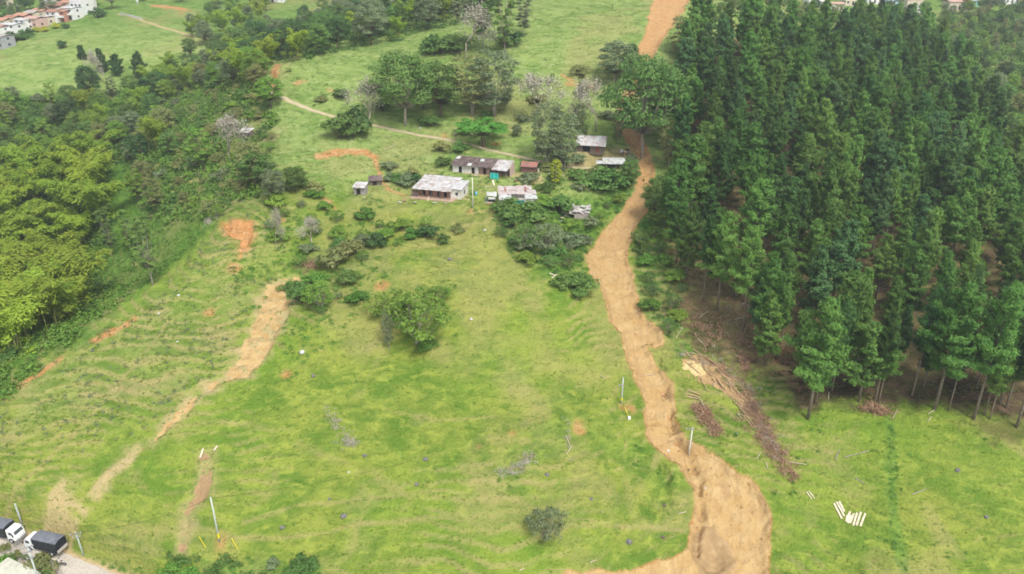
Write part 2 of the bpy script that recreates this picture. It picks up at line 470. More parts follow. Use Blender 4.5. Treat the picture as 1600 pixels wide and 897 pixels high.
def m_ground():
    t = NT('pasture')
    p = t.pos()
    big = t.noise(.018, 4); mid = t.noise(.09, 5, t.scaled(p, (1, 1, 3.5))); fine = t.noise(.55, 5, t.scaled(p, (.55, .55, 2.4)), dist=.8)
    tiny = t.noise(2.2, 4)
    # pasture
    k = t.mix(t.rmp(mid, .38, .62), (.100, .175, .024), (.212, .25, .045))
    k = t.mix(t.rmp(fine, .5, .68), k, (.25, .295, .052))
    k = t.mix(t.rmp(fine, .47, .33, 0, .7), k, (.085, .155, .022))
    k = t.mix(t.rmp(big, .45, .62, 0, .5), k, (.165, .27, .032))
    k = t.mix(t.rmp(t.noise(.06, 4, t.scaled(p, (1, 1, 2.5)), dist=1.0), .56, .68, 0, .55), k, (.30, .27, .10))
    # cooler grey green pasture of the upper hill
    sg = t.mix(t.rmp(mid, .38, .62), (.15, .235, .055), (.225, .30, .085))
    sg = t.mix(t.rmp(fine, .5, .7), sg, (.28, .33, .125))
    sg = t.mix(t.rmp(fine, .45, .33, 0, .75), sg, (.085, .135, .045))
    k = t.mix(t.attr('sage'), k, sg)
    ro = t.mix(t.rmp(fine, .42, .6), (.12, .18, .04), (.235, .26, .085))
    ro = t.mix(t.rmp(mid, .54, .66), ro, (.30, .24, .13))
    k = t.mix(t.attr('rough'), k, ro)
    k = t.mix(t.attr('lush'), k, t.mix(t.rmp(fine, .4, .62), (.065, .15, .026), (.13, .235, .04)))
    k = t.mix(t.attr('litter'), k, t.mix(t.rmp(fine, .42, .62), (.05, .04, .022), (.12, .082, .05)))
    k = t.mix(t.attr('dry'), k, t.mix(t.rmp(tiny, .4, .6), (.31, .26, .11), (.38, .30, .14)))
    tn = t.mix(t.rmp(tiny, .35, .65), (.40, .29, .15), (.50, .38, .22))
    k = t.mix(t.attr('tan'), k, tn)
    so = t.mix(t.rmp(fine, .4, .65), (.40, .20, .075), (.46, .29, .14))
    so = t.mix(t.rmp(tiny, .55, .7, 0, .7), so, (.25, .10, .04))
    k = t.mix(t.attr('soil'), k, so)
    k = t.mix(t.rmp(tiny, .5, .75, 0, .28), k, (.04, .06, .015))
    t.col(k); t.b.inputs['Roughness'].default_value = 1; t.b.inputs['Specular IOR Level'].default_value = 0
    t.bump(t.noise(1.6, 6), .9, .5)
    return t.m

MAT_GROUND = m_ground()
def m_mud():
    t = NT('mud'); p = t.pos()
    lo = t.scaled(p, (1.0, .22, .22)); sp = t.n('ShaderNodeSeparateXYZ'); t.l(p, sp.inputs[0])
    k = t.mix(t.rmp(t.noise(.35, 5), .35, .65), (.385, .25, .10), (.44, .31, .145))
    k = t.mix(t.rmp(t.noise(1.0, 5, lo, dist=1.0), .5, .68, 0, .5), k, (.30, .185, .08))
    k = t.mix(t.rmp(t.noise(1.7, 4, lo, dist=.5), .58, .74, 0, .35), k, (.52, .38, .21))
    k = t.mix(t.rmp(sp.outputs[1], 170, 240, 0, .6), k, (.42, .225, .09))
    k = t.mix(t.rmp(t.noise(.22, 5, dist=1.5), .52, .66, 0, .55), k, (.33, .21, .10))
    k = t.mix(t.rmp(t.noise(3.2, 5), .56, .72, 0, .6), k, (.22, .14, .07))
    t.col(k); t.bump(t.mth('ADD', t.noise(1.6, 6), t.noise(.7, 5)), .9, .25); return t.m
MAT_MUD = m_mud()
MAT_MUD_UP = m_soil('fresh_clay', (.50, .25, .11), (.56, .33, .18), (.43, .17, .07))
MAT_WET = m_plain('wet_mud', (.35, .235, .115), (.27, .18, .085), .8, .6, obj=False)

# ------------------------------------------------------------------ terrain mesh: rows widen with distance
def build_terrain():
    ys = [28.0]
    while ys[-1] < 1800:
        y = ys[-1]
        ys.append(y + (0.42 if 90 < y < 235 else 0.42 + max(0, y - 235) * .0042 + max(0, 90 - y) * .03))
    ys = np.array(ys)
    us = np.linspace(-1, 1, 861)
    us = np.sign(us) * (abs(us) * .78 + .42 * abs(us) ** 4)
    Yg, U = np.meshgrid(ys, us, indexing='ij')
    X = U * (Yg * .93 + 42); X = np.clip(X, -1240, 1240)
    # columns fan out with distance; the far rows stay inside the surveyed land
    wid = np.minimum(Yg * .93 + 42, 1030)
    X = U * wid
    Z = H(X, Yg)
    V = np.stack([X, Yg, Z], -1).reshape(-1, 3)
    nr, nc = X.shape
    i = np.arange(nr * nc).reshape(nr, nc)
    F = np.stack([i[:-1, :-1], i[:-1, 1:], i[1:, 1:], i[1:, :-1]], -1).reshape(-1, 4)
    x, y = V[:, 0], V[:, 1]
    z_b = base_h(x, y)
    n1 = fbm(x / 7, y / 7, 51, 4); n2 = fbm(x / 2.2, y / 2.2, 52, 4); n3 = fbm(x / 30, y / 30, 53, 3)
    def m_poly(pts, soft=2.0, amp=1.5):
        out = np.zeros(x.shape); b = bbox(pts, soft + amp + 1); m = inbox(x, y, b)
        out[m] = 1 - sstep(-soft * .5, soft * .5, sdf(x[m], y[m], pts) + amp * n2[m])
        return out
    def m_line(pts, hw, soft=.6, amp=.7):
        out = np.zeros(x.shape); b = bbox(pts, hw + soft + amp + 1); m = inbox(x, y, b)
        d, _ = seg_dist(x[m], y[m], pts)
        out[m] = 1 - sstep(hw - soft, hw + soft, d + amp * n2[m])
        return out
    def m_spot(px, py, r, amp=.6):
        gx, gy, _ = hit(px, py)
        d = np.hypot(x - gx, y - gy)
        return np.where(d < r * 3, 1 - sstep(r - 1.0, r + .8, d + amp * n2 * r * 1.4 + .5 * n1), 0) * .85
    soil = np.maximum(m_poly(SCAR, 2.4, 1.8), m_poly(SLIDE, 1.2) * .0)
    for ln, hw in ((W([(500,245),(520,241),(545,238),(570,238),(583,244)]), 1.5), (W([(583,244),(590,262),(597,285),(608,298),(632,307)]), .55),
                   (W([(434,103),(428,118),(424,132)]), 1.5), (W([(492,300),(515,315),(524,328)]), .35), (W([(150,530),(190,512),(208,500)]), .9), (W([(30,600),(60,583),(95,560)]), .8),
                   (W([(240,8),(262,12),(292,16)]), 2.2), (W([(885,132),(925,136)]), .7), (W([(878,118),(893,128)]), .5)):
        soil = np.maximum(soil, m_line(ln, hw))
    for s_ in ((465,131,1.9),(362,421,1.7),(440,343,1.1),(382,302,2.0),(595,448,1.2),(446,585,1.2),(905,664,1.0),(736,331,.9),(695,212,1.1),(285,20,2.2),(775,222,1.2),(326,486,1.2),(515,143,1.0),
               (972,636,.9),(984,636,1.0),(346,850,1.1),(800,680,.6),(748,700,.5)):
        soil = np.maximum(soil, m_spot(*s_))
    soil = np.maximum(soil, sstep(.3, -.2, mud_sdf(x, y)))
    tan = m_line(TRACK, 1.0, .5, .5) * .8
    tan = np.maximum(tan, m_line(W([(205,712),(175,735),(150,762)]), .8, .6, .8) * .8)
    for s_ in ((88,800,2.6),(150,775,1.2),(125,790,.8),(165,762,.8)): tan = np.maximum(tan, m_spot(*s_, amp=1.2) * .8)
    tan = np.maximum(tan, m_line(W([(80,780),(110,788),(135,800)]), .5, .4, .5) * .8)
    tan = np.maximum(tan, m_line(W([(185,22),(215,30),(250,42),(300,58)]), 1.0, .6, .3) * .9)
    for c in (W([(640,300),(700,306),(735,300),(735,318),(640,312)]), W([(705,268),(760,275),(845,272),(845,285),(760,285)]), W([(890,225),(985,230),(985,262),(890,262)])):
        tan = np.maximum(tan, m_poly(c, 1.5, 1.5) * .65)
    tan = np.maximum(tan, m_poly(SLIDE, 3.2, 2.2) * .75)
    tan = np.maximum(tan, m_poly(SCRAPE, 2.6, 1.6) * .45)
    rd, _ = seg_dist(x, y, ROAD)
    tan = np.maximum(tan, 1 - sstep(2.9, 3.9, rd + .4 * n2))
    dry = sstep(.1, .5, n3 + .4 * n1) * .35
    for ln, hw in ((W([(0,790),(60,735),(120,675),(180,605),(240,540),(262,500)]), .35), (W([(340,845),(480,838),(560,820),(640,812),(760,808),(830,830),(880,835)]), .25),
                   (W([(380,820),(460,790),(600,775),(700,770),(800,790)]), .22), (W([(880,812),(950,818),(1060,828)]), .25), (W([(880,822),(1000,826),(1070,830)]), .25),
                   (W([(560,818),(620,812),(690,808),(780,830)]), .2), (W([(600,640),(680,660),(780,650)]), .2)):
        dry = np.maximum(dry, m_line(ln, hw, .35, .25) * .6)
    lev = z_b / 0.95 + 1.6 * fbm(x / 14, y / 14, 3, 3); fr = lev - np.floor(lev)
    dry = np.maximum(dry, .55 * sstep(.0, .12, fr) * sstep(.42, .22, fr) * sstep(-.15, .4, fbm(x / 22, y / 22, 4, 2) + .5 * n2) * sstep(240, 180, y))
    # the green left spur above the ravine: bracken, dead grass, bare spots
    rough = m_poly(W([(0,600),(120,545),(250,450),(330,365),(400,330),(480,300),(450,420),(400,470),(350,580),(250,640),(120,660),(0,690)]), 12, 5) * (.55 + .4 * n1)
    sage = sstep(186, 208, y + 5 * n1)
    lush = np.zeros(x.shape)
    for pl in (W([(0,597),(120,540),(235,446),(325,356),(400,322),(430,230),(415,150),(300,118),(160,150),(0,160)]),):
        lush = np.maximum(lush, m_poly(pl, 10, 4))
    lush = np.maximum(lush, sstep(0, 6, -sdf(x, y, [(-98,129),(-78,157),(-66,190),(-150,330),(-420,330),(-420,60),(-130,110)])) )
    lush = np.maximum(lush, m_poly(W([(780,330),(930,310),(985,270),(985,310),(930,360),(905,400),(915,450),(860,440),(810,400)]), 4, 4) * .85)
    lush = np.maximum(lush, m_poly(W([(1010,330),(990,380),(995,440),(1010,490),(1035,520),(1060,560),(1140,600),(1100,500),(1050,440),(1040,330)]), 3, 3) * .8)
    lush = np.maximum(lush, m_poly(W([(250,895),(400,890),(500,880),(510,912),(250,920)]), 2, 2) * .8)
    lush = np.maximum(lush, m_poly(W([(470,400),(560,380),(600,400),(540,440),(500,490),(455,480)]), 3, 3) * .7)
    lush = np.maximum(lush, m_poly(W([(770,770),(800,700),(850,660),(900,650),(1010,700),(1060,740),(1050,760),(960,720),(880,690),(820,760)]), 3, 3) * .35)
    lush = np.maximum(lush, m_line(W([(1390,660),(1392,740),(1395,800),(1410,895)]), .9, .6, .6) * .7)
    lush = np.maximum(lush, sstep(385, 430, y) * .6)
    sc_ = m_poly(SCRUB_, 6, 4); lush = lush * (1 - .8 * sc_); rough = np.maximum(rough, sc_ * .9)
    litter = m_poly(FOREST, 5, 3)
    litter = np.maximum(litter, m_poly(W([(1050,470),(1090,445),(1180,500),(1270,540),(1250,580),(1150,570),(1080,540)]), 3, 3) * .9)
    litter = np.maximum(litter, m_poly(W([(1490,655),(1600,650),(1620,690),(1540,690)]), 3, 3) * .6)
    lush = lush * (1 - litter)
    me = np_mesh('ground', V, F, MAT_GROUND, True, dict(soil=soil, tan=tan, dry=dry, rough=np.clip(rough, 0, 1), sage=sage, lush=np.clip(lush, 0, 1), litter=litter))
    tag(link('hillside_ground', me), 'green grass hillside falling towards the road', None, None, 'structure')

SCRUB_ = W([(225,165),(330,140),(400,150),(440,200),(400,300),(420,320),(335,350),(250,330),(225,260),(290,240)])
FOREST = W([(1064,452),(1112,470),(1170,540),(1250,640),(1370,628),(1460,632),(1530,648),(1600,660),(1720,650),(1720,460),(1640,385),(1570,300),(1520,205),(1488,120),(1400,66),(1330,70),(1290,95),(1230,66),(1100,62),(1068,110),(1062,200),(1052,260),(1042,330),(1044,400)])

def drape(name, sd_fn, bb, step, lift, mat, label, amp=.05):
    """a sheet of earth lying on the ground inside an outline, with its own broken edge"""
    xs = np.arange(bb[0], bb[1], step); ys = np.arange(bb[2], bb[3], step)
    X, Y = np.meshgrid(xs, ys)
    s = sd_fn(X.ravel(), Y.ravel()).reshape(X.shape)
    keep = (s[:-1, :-1] < 0) & (s[1:, :-1] < 0) & (s[:-1, 1:] < 0) & (s[1:, 1:] < 0)
    idx = np.arange(X.size).reshape(X.shape)
    F = np.stack([idx[:-1, :-1], idx[:-1, 1:], idx[1:, 1:], idx[1:, :-1]], -1)[keep]
    used = np.unique(F); rm = np.full(X.size, -1); rm[used] = np.arange(len(used))
    x = X.ravel()[used]; y = Y.ravel()[used]; q = s.ravel()[used]
    z = H(x, y) + lift * sstep(.0, .6, -q) + .02 + amp * fbm(x / .7, y / .7, 61, 3) * sstep(0, .5, -q)
    me = np_mesh(name, np.stack([x, y, z], -1), rm[F], mat, True)
    return tag(link(name, me), label, None, None, 'structure')

# ------------------------------------------------------------------ foliage
def unit(a): return a / (np.linalg.norm(a, axis=1, keepdims=True) + 1e-9)

def cards(C, N, size, asp=.5, r=rng, jit=.35, along=None):
    """leaf-shaped faces: centres C, facing N, long half size, width ratio"""
    n = len(C)
    N = unit(N + r.normal(0, jit, (n, 3)))
    A = r.normal(0, 1, (n, 3)) if along is None else along + r.normal(0, .3, (n, 3))
    A = unit(A - N * (A * N).sum(1, keepdims=True)); B = np.cross(N, A)
    s = (size if np.ndim(size) else np.full(n, size)) * r.uniform(.65, 1.3, n)
    a = A * s[:, None]; b = B * (s * asp)[:, None]
    V = np.stack([C - a, C - a * .1 + b, C + a, C - a * .1 - b], 1).reshape(-1, 3)
    return V, np.arange(4 * n).reshape(n, 4)

class Leaves:
    def __init__(s): s.V = []; s.F = []; s.n = 0
    def add(s, VF):
        V, F = VF; s.V.append(V); s.F.append(F + s.n); s.n += len(V)
    def mesh(s, name, mat):
        return np_mesh(name, np.concatenate(s.V), np.concatenate(s.F), mat)

def clump(L, c, rad, n, size, r, asp=.5, flat=1.0, top=.0):
    """leaves over and inside one lump of a crown"""
    d = unit(r.normal(0, 1, (n, 3)))
    if top: d[:, 2] = abs(d[:, 2]) * (1) - (r.random(n) < .35) * .9 * abs(d[:, 2])
    k = r.uniform(.55, 1.08, n)[:, None]
    off = d * k * rad; off[:, 2] *= flat
    L.add(cards(np.array(c) + off, d + np.array([0, 0, .35]), size, asp, r, .45))

def tree_mesh(seed, h, cr, trunk_h, clumps, per, leaf, flat=.8, dense=1.0, spread=1.0, trunk_r=.25, stems=1, lean=.1, shape='round', rsc=1.0):
    """broadleaf tree: trunk with limbs out to each lump of the crown; returns (leaves, wood)"""
    r = np.random.default_rng(seed); L = Leaves(); T = MB()
    top = []
    for s in range(stems):
        a = r.uniform(0, 6.28); b = (r.uniform(-.3, .3), r.uniform(-.3, .3)) if stems > 1 else (0, 0)
        t = (b[0] + math.cos(a) * lean * trunk_h * (1 + (stems > 1)), b[1] + math.sin(a) * lean * trunk_h * (1 + (stems > 1)), trunk_h)
        T.tube([(b[0], b[1], -.8), (b[0] + (t[0] - b[0]) * .35, b[1] + (t[1] - b[1]) * .35, trunk_h * .45), t], [trunk_r * 1.3, trunk_r * .9, trunk_r * .65], 7)
        top.append(t)
    ch = h - trunk_h * .8
    for i in range(clumps):
        f = (i + .5) / clumps
        if shape == 'round': zz = trunk_h * .8 + ch * (.12 + .76 * f); w = math.sin(math.pi * min(1, .18 + .75 * f)) ** .7
        elif shape == 'umbrella': zz = trunk_h + (h - trunk_h) * r.uniform(.35, .8); w = 1
        elif shape == 'tall': zz = trunk_h * .6 + (h - trunk_h * .6) * (.05 + .9 * f); w = .55 + .45 * math.sin(math.pi * f)
        elif shape == 'cone': zz = trunk_h * .6 + (h - trunk_h * .6) * f; w = 1.05 - f
        a = i * 2.4 + r.uniform(-.5, .5); q = cr * w * (r.uniform(.25, .78) ** .6) * spread
        if shape == 'umbrella': q = cr * math.sqrt(f) * .82; zz -= 1.1 * (q / cr) ** 2
        c = (top[i % stems][0] * .6 + math.cos(a) * q, top[i % stems][1] * .6 + math.sin(a) * q, zz)
        cl = cr * r.uniform(.30, .46) * rsc
        n = int(per * dense * r.uniform(.7, 1.25))
        clump(L, c, cl, n, leaf, r, flat=flat, top=1)
        p0 = Vector(top[i % stems]) * (.85 if zz > trunk_h else .7)
        p1 = Vector(c); m = (p0 + p1) / 2 + Vector((0, 0, -.12 * (p1 - p0).length))
        T.tube([p0, m, p1 + Vector((0, 0, cl * .2))], [trunk_r * .42, trunk_r * .26, trunk_r * .08], 5)
        for k in range(3):
            e = p1 + Vector(r.normal(0, cl * .6, 3)); T.tube([p1, e], [trunk_r * .12, trunk_r * .03], 4)
    return L, T

def pine_mesh(seed, h=24.0, base=.42, cr=3.1, sparse=1.0, ls=1.0):
    r = np.random.default_rng(seed); L = Leaves(); T = MB()
    bend = r.normal(0, .25, 2)
    def ax(z): return np.array([bend[0] * (z / h) ** 2 * 2, bend[1] * (z / h) ** 2 * 2, z])
    T.tube([tuple(ax(z)) if z > 0 else (0, 0, -1.2) for z in (-1.2, h * .25, h * .5, h * .75, h * .97)], [.26, .2, .15, .09, .03], 7)
    z = h * base; C = []; A = []; S = []
    ga = r.uniform(0, 6.28)
    while z < h - .4:
        f = (z - h * base) / (h * (1 - base))
        Lb = (cr * (1 - f) ** .68 * (.6 + .4 * min(1, f * 5)) + .25) * (1 + .16 * math.sin(z * 1.9 + seed))
        nb = int(r.integers(5, 8) * sparse) + (f > .8)
        for k in range(nb):
            a = ga + k * 2 * math.pi / nb + r.uniform(-.35, .35); ga += .7
            l = Lb * r.uniform(.45, 1.3) * (1 + .22 * math.sin(2 * a + z * .5 + seed)); rise = r.uniform(-.05, .6) + .5 * f
            dr = np.array([math.cos(a), math.sin(a), rise])
            p0 = ax(z); p1 = p0 + dr * l
            if f < .75: T.tube([tuple(p0), tuple(p1)], [.05, .015], 3)
            m = max(6, int(l * 14 * sparse / ls ** 1.6))
            t = r.uniform(.25, 1.0, m) ** .7
            side = np.array([-math.sin(a), math.cos(a), 0])
            c = p0 + dr * l * t[:, None] + side * (r.normal(0, .30, m) * l * .45 * (1.1 - t * .4))[:, None]
            c[:, 2] += r.uniform(-.3, .5, m)
            C.append(c); A.append(np.tile(dr * .6 + np.array([0, 0, .8]), (m, 1)) + side * r.normal(0, .5, m)[:, None]); S.append(np.full(m, (.34 + .08 * (1 - f)) * ls))
        z += r.uniform(.62, .95) * (1 - .35 * f)
    C.append(np.array([ax(h - .1 - q * .18) for q in range(6)])); A.append(np.tile([0, 0, 1.], (6, 1))); S.append(np.full(6, .5))
    C = np.concatenate(C); A = np.concatenate(A); S = np.concatenate(S)
    N = C - ax(0); N[:, 2] = 0; N = unit(N) * 1.0 + np.array([0, 0, .55])
    L.add(cards(C, N, S, .40, r, .6, along=A))
    L.add(cards(C + r.normal(0, .16, C.shape), N, S * .95, .38, r, .7, along=A)); L.add(cards(C + r.normal(0, .22, C.shape), N, S * .8, .38, r, .8, along=A))
    return L, T

def bamboo_mesh(seed, culms=9, h=17.0):
    """a clump of arching culms, each ending in one broad drooping plume"""
    r = np.random.default_rng(seed); L = Leaves(); T = MB()
    for i in range(culms):
        a = i * 2.4 + r.uniform(-.4, .4); hh = h * r.uniform(.55, 1.05); out = r.uniform(.12, .40) * hh; b = (r.normal(0, .8), r.normal(0, .8))
        pts = []
        for t in np.linspace(0, 1, 9):
            q = t ** 2.6 * out
            pts.append((b[0] + math.cos(a) * q, b[1] + math.sin(a) * q, hh * (t - .20 * t ** 6) - .6 * (t == 0)))
        T.tube(pts, [.07, .07, .065, .06, .05, .045, .035, .025, .015], 5)
        P_ = np.array(pts); n = 420
        t = 1 - .50 * r.random(n) ** 1.1
        k = t * 8; i0 = np.clip(k.astype(int), 0, 7); fr = (k - i0)[:, None]
        c = P_[i0] * (1 - fr) + P_[i0 + 1] * fr
        w = .25 + 1.75 * np.sin(np.clip((t - .46) / .56, 0, 1) * math.pi * .93) ** .75
        d = unit(r.normal(0, 1, (n, 3))); d[:, 2] = abs(d[:, 2]) * .5; off = d * (r.uniform(.25, 1, n) * w)[:, None]
        off[:, 2] -= .55 * np.hypot(off[:, 0], off[:, 1]) ** 1.35
        dr = np.array([math.cos(a), math.sin(a), -.6])
        L.add(cards(c + off, off * np.array([.35, .35, 0]) + np.array([0, 0, .9]), .40, .34, r, .28, along=off + dr * .5))
    for k in range(5):
        c = np.array([r.normal(0, 1.6), r.normal(0, 1.6), h * r.uniform(.12, .4)]); clump(L, c, 1.3, 60, .3, r, top=1)
    return L, T

def bare_mesh(seed, h, cr, twig=True, haze=0):
    """a tree with hardly any leaves: forking limbs and twigs"""
    r = np.random.default_rng(seed); T = MB(); L = Leaves()
    ends = []
    def grow(p, d, l, rad, k):
        q = p + d * l; T.tube([p, (p + q) / 2 + Vector(r.normal(0, l * .06, 3)), q], [rad, rad * .8, rad * .6], 4 if k > 1 else 6)
        if k >= 5: ends.append(q); return
        for j in range(3 if k < 4 else 4):
            nd = (d + Vector(r.normal(0, .55, 3)) + Vector((0, 0, .12))).normalized()
            grow(q, nd, l * r.uniform(.62, .82), max(rad * .58, .018), k + 1)
    grow(Vector((0, 0, -.5)), Vector((r.normal(0, .08), r.normal(0, .08), 1)).normalized(), h * .30, h * .018, 0)
    E = np.array([tuple(e) for e in ends])
    zmax = E[:, 2].max(); 
    sc = h / zmax; xy = cr / (abs(E[:, :2]).max() + .01)
    T.v = [(v[0] * xy, v[1] * xy, v[2] * sc) for v in T.v]; E = E * np.array([xy, xy, sc])
    n = len(E) * max(1, haze)
    C = np.repeat(E, max(1, haze), 0) + r.normal(0, cr * .09, (n, 3))
    L.add(cards(C, unit(r.normal(0, 1, (n, 3))), .26, .3, r))
    return L, T

BARK = m_plain('bark', (.16, .125, .09), (.085, .065, .045), 4)
BARK_PALE = m_plain('pale_bark', (.42, .38, .31), (.26, .22, .17), 3)
BARK_PINE = m_plain('pine_bark', (.26, .22, .18), (.15, .115, .085), 3)
CULM = m_plain('bamboo_culm', (.20, .24, .06), (.30, .28, .10), 2)
LF = dict(
 pine_dark=m_leaf('needles_dark', (.056, .135, .036), (.084, .18, .046), (.13, .225, .06), .45, .5, .34),
 pine_mid=m_leaf('needles', (.098, .21, .042), (.14, .265, .056), (.19, .30, .075), .45, .5, .32),
 pine_light=m_leaf('needles_light', (.13, .25, .05), (.18, .30, .065), (.21, .31, .09), .45, .5, .2),
 pine_grey=m_leaf('needles_blue_grey', (.085, .18, .062), (.12, .225, .078), None, .45, .5, .2),
 dark=m_leaf('leaves_dark', (.048, .11, .032), (.075, .15, .042), (.11, .19, .055), .35, .4, .25),
 mid=m_leaf('leaves_mid', (.095, .185, .042), (.14, .24, .058), (.19, .27, .08), .4, .35, .25),
 light=m_leaf('leaves_light', (.17, .29, .045), (.22, .34, .055), (.12, .23, .045), .42, .4, .2),
 vivid=m_leaf('leaves_vivid', (.09, .235, .034), (.135, .29, .045), (.06, .17, .03), .3, .6, .1),
 grey=m_leaf('leaves_grey_green', (.15, .205, .095), (.20, .25, .125), (.24, .27, .15), .4, .4, .18),
 olive=m_leaf('leaves_olive', (.20, .23, .07), (.25, .27, .10), (.30, .28, .13), .4, .4, .18),
 bamboo=m_leaf('leaves_bamboo', (.22, .33, .032), (.31, .40, .05), (.14, .25, .03), .45, .18, .2),
 twig=m_leaf('twigs', (.36, .34, .27), (.29, .27, .205), None, .1, .6, .12),
 brown=m_leaf('dead_leaves', (.26, .15, .095), (.36, .23, .15), (.17, .10, .06), .1, .9, .15),
 yellow=m_leaf('leaves_yellow', (.42, .42, .03), (.30, .36, .04), None, .3, .6, .1),
 weed=m_leaf('weeds', (.085, .19, .028), (.13, .245, .038), (.19, .27, .06), .3, .12, .15),
 turf=m_leaf('turf', (.11, .195, .022), (.18, .265, .032), (.24, .29, .05), .3, .08, .1),
 drygrass=m_leaf('dull_turf', (.15, .225, .05), (.22, .29, .075), (.28, .30, .10), .3, .08, .1),
)

class Kind:
    """one kind of plant: meshes of several shapes, then copies of the first tree of each shape"""
    def __init__(s, name, crown, trunk, cat, builds, leaf, bark, h):
        s.name, s.crown, s.trunk, s.cat, s.h = name, crown, trunk, cat, h
        s.mesh = [(L.mesh(name + '_' + crown, None), T.mesh(name + '_' + trunk, bark, True) if T.v else None) for L, T in builds]
        for L, _ in s.mesh: L.materials.append(LF[leaf])
        s.vars = {leaf: s.mesh}; s.bark = bark; s.roots = {}
    def variant(s, leaf):
        if leaf not in s.vars:
            out = []
            for L, T in s.mesh:
                c = L.copy(); c.materials.clear(); c.materials.append(LF[leaf]); out.append((c, T))
            s.vars[leaf] = out
        return s.vars[leaf]
    def put(s, x, y, z, h, label, group=None, leaf=None, shape=None, rz=None, wide=1.0, sink=.1):
        leaf = leaf or next(iter(s.vars)); ms = s.variant(leaf)
        i = random.randrange(len(ms)) if shape is None else shape % len(ms)
        sc = h / s.h; rz = random.uniform(0, 6.28) if rz is None else rz
        key = (leaf, i); S = (sc * wide, sc * wide, sc)
        if key in s.roots: return copy_tree(s.roots[key], (x, y, z - sink), rz, S, label, group)
        r = thing(s.name, label, s.cat, (x, y, z - sink), rz, group, S)
        link(s.crown, ms[i][0], r)
        if ms[i][1]: link(s.trunk, ms[i][1], r)
        s.roots[key] = r
        return r

K = {}
def kinds():
    K['pine'] = Kind('pine_tree', 'crown', 'trunk', 'tree', [pine_mesh(100 + i, 24, b, c, sp) for i, (b, c, sp) in enumerate(((.24, 3.9, .85), (.30, 3.5, .9), (.20, 4.2, .85), (.36, 3.8, .9), (.28, 3.2, .9)))], 'pine_mid', BARK_PINE, 24.0)
    K['edge_pine'] = Kind('pine_tree', 'crown', 'trunk', 'tree', [pine_mesh(120 + i, 24, b, c, sp, .72) for i, (b, c, sp) in enumerate(((.32, 3.9, .9), (.46, 2.9, .9), (.38, 4.1, .9)))], 'pine_mid', BARK_PINE, 24.0)
    K['fir'] = Kind('conifer_tree', 'crown', 'trunk', 'tree', [pine_mesh(140 + i, 12, .06, 3.0, 1.3) for i in range(2)], 'dark', BARK, 12.0)
    K['tree'] = Kind('broadleaf_tree', 'crown', 'trunk', 'tree', [tree_mesh(200 + i, 12, 4.6, 3.2, 26, 210, .25, trunk_r=.2, rsc=.85) for i in range(4)], 'mid', BARK, 12.0)
    K['tall'] = Kind('upright_tree', 'crown', 'trunk', 'tree', [tree_mesh(220 + i, 14, 3.3, 4, 22, 180, .25, shape='tall', trunk_r=.18, rsc=.85) for i in range(3)], 'mid', BARK, 14.0)
    K['shade'] = Kind('shade_tree', 'crown', 'trunk', 'tree', [tree_mesh(240 + i, 14, 7.4, 4.0, 44, 230, .27, trunk_r=.3, flat=.75, rsc=.8, lean=.12) for i in range(2)], 'mid', BARK_PALE, 14.0)
    K['flat'] = Kind('umbrella_tree', 'crown', 'trunk', 'tree', [tree_mesh(250, 6.8, 6.6, 3.2, 40, 130, .26, shape='umbrella', flat=.34, trunk_r=.2, rsc=.5, stems=3)], 'vivid', BARK, 6.5)
    K['gum'] = Kind('eucalyptus_tree', 'crown', 'trunk', 'tree', [tree_mesh(260 + i, 20, 3.4, 5, 30, 110, .36, shape='tall', trunk_r=.2, rsc=.8, lean=.03) for i in range(3)], 'grey', BARK_PALE, 20.0)
    K['wispy'] = Kind('wispy_tree', 'crown', 'trunk', 'tree', [tree_mesh(270 + i, 13, 4.0, 3, 46, 90, .24, shape='tall', trunk_r=.12, rsc=.72, stems=3, lean=.08) for i in range(2)], 'grey', BARK_PALE, 13.0)
    K['loose'] = Kind('scraggy_tree', 'crown', 'trunk', 'tree', [tree_mesh(276 + i, 5, 3.0, 1.0, 34, 42, .19, shape='round', trunk_r=.07, rsc=.6, stems=5, lean=.35) for i in range(3)], 'grey', BARK_PALE, 5.0)
    K['bare'] = Kind('bare_tree', 'twigs', 'trunk', 'tree', [bare_mesh(280 + i, 9, 4.6, haze=4) for i in range(3)], 'twig', BARK_PALE, 9.0)
    K['bamboo'] = Kind('bamboo_clump', 'foliage', 'culms', 'bamboo', [bamboo_mesh(300 + i) for i in range(5)], 'bamboo', CULM, 17.0)
    def bush(seed, w=1.6, n=13, per=75, leaf=.17):
        r = np.random.default_rng(seed); L = Leaves(); T = MB()
        for i in range(n):
            a = r.uniform(0, 6.28); q = w * r.uniform(0, .75); c = (math.cos(a) * q, math.sin(a) * q, r.uniform(.35, 1.45) * (1.1 - .5 * q / w))
            clump(L, c, w * r.uniform(.3, .45), per, leaf, r, flat=.8, top=1); T.tube([(0, 0, -.4), tuple(q * .95 for q in c)], [.05, .02], 4)
        return L, T
    K['bush'] = Kind('bush', 'foliage', 'stems', 'bush', [bush(320 + i) for i in range(4)], 'mid', BARK, 2.0)
    K['plantain'] = Kind('plantain_plant', 'leaves', 'stem', 'plant', [plantain(340 + i) for i in range(2)], 'light', CULM, 4.0)

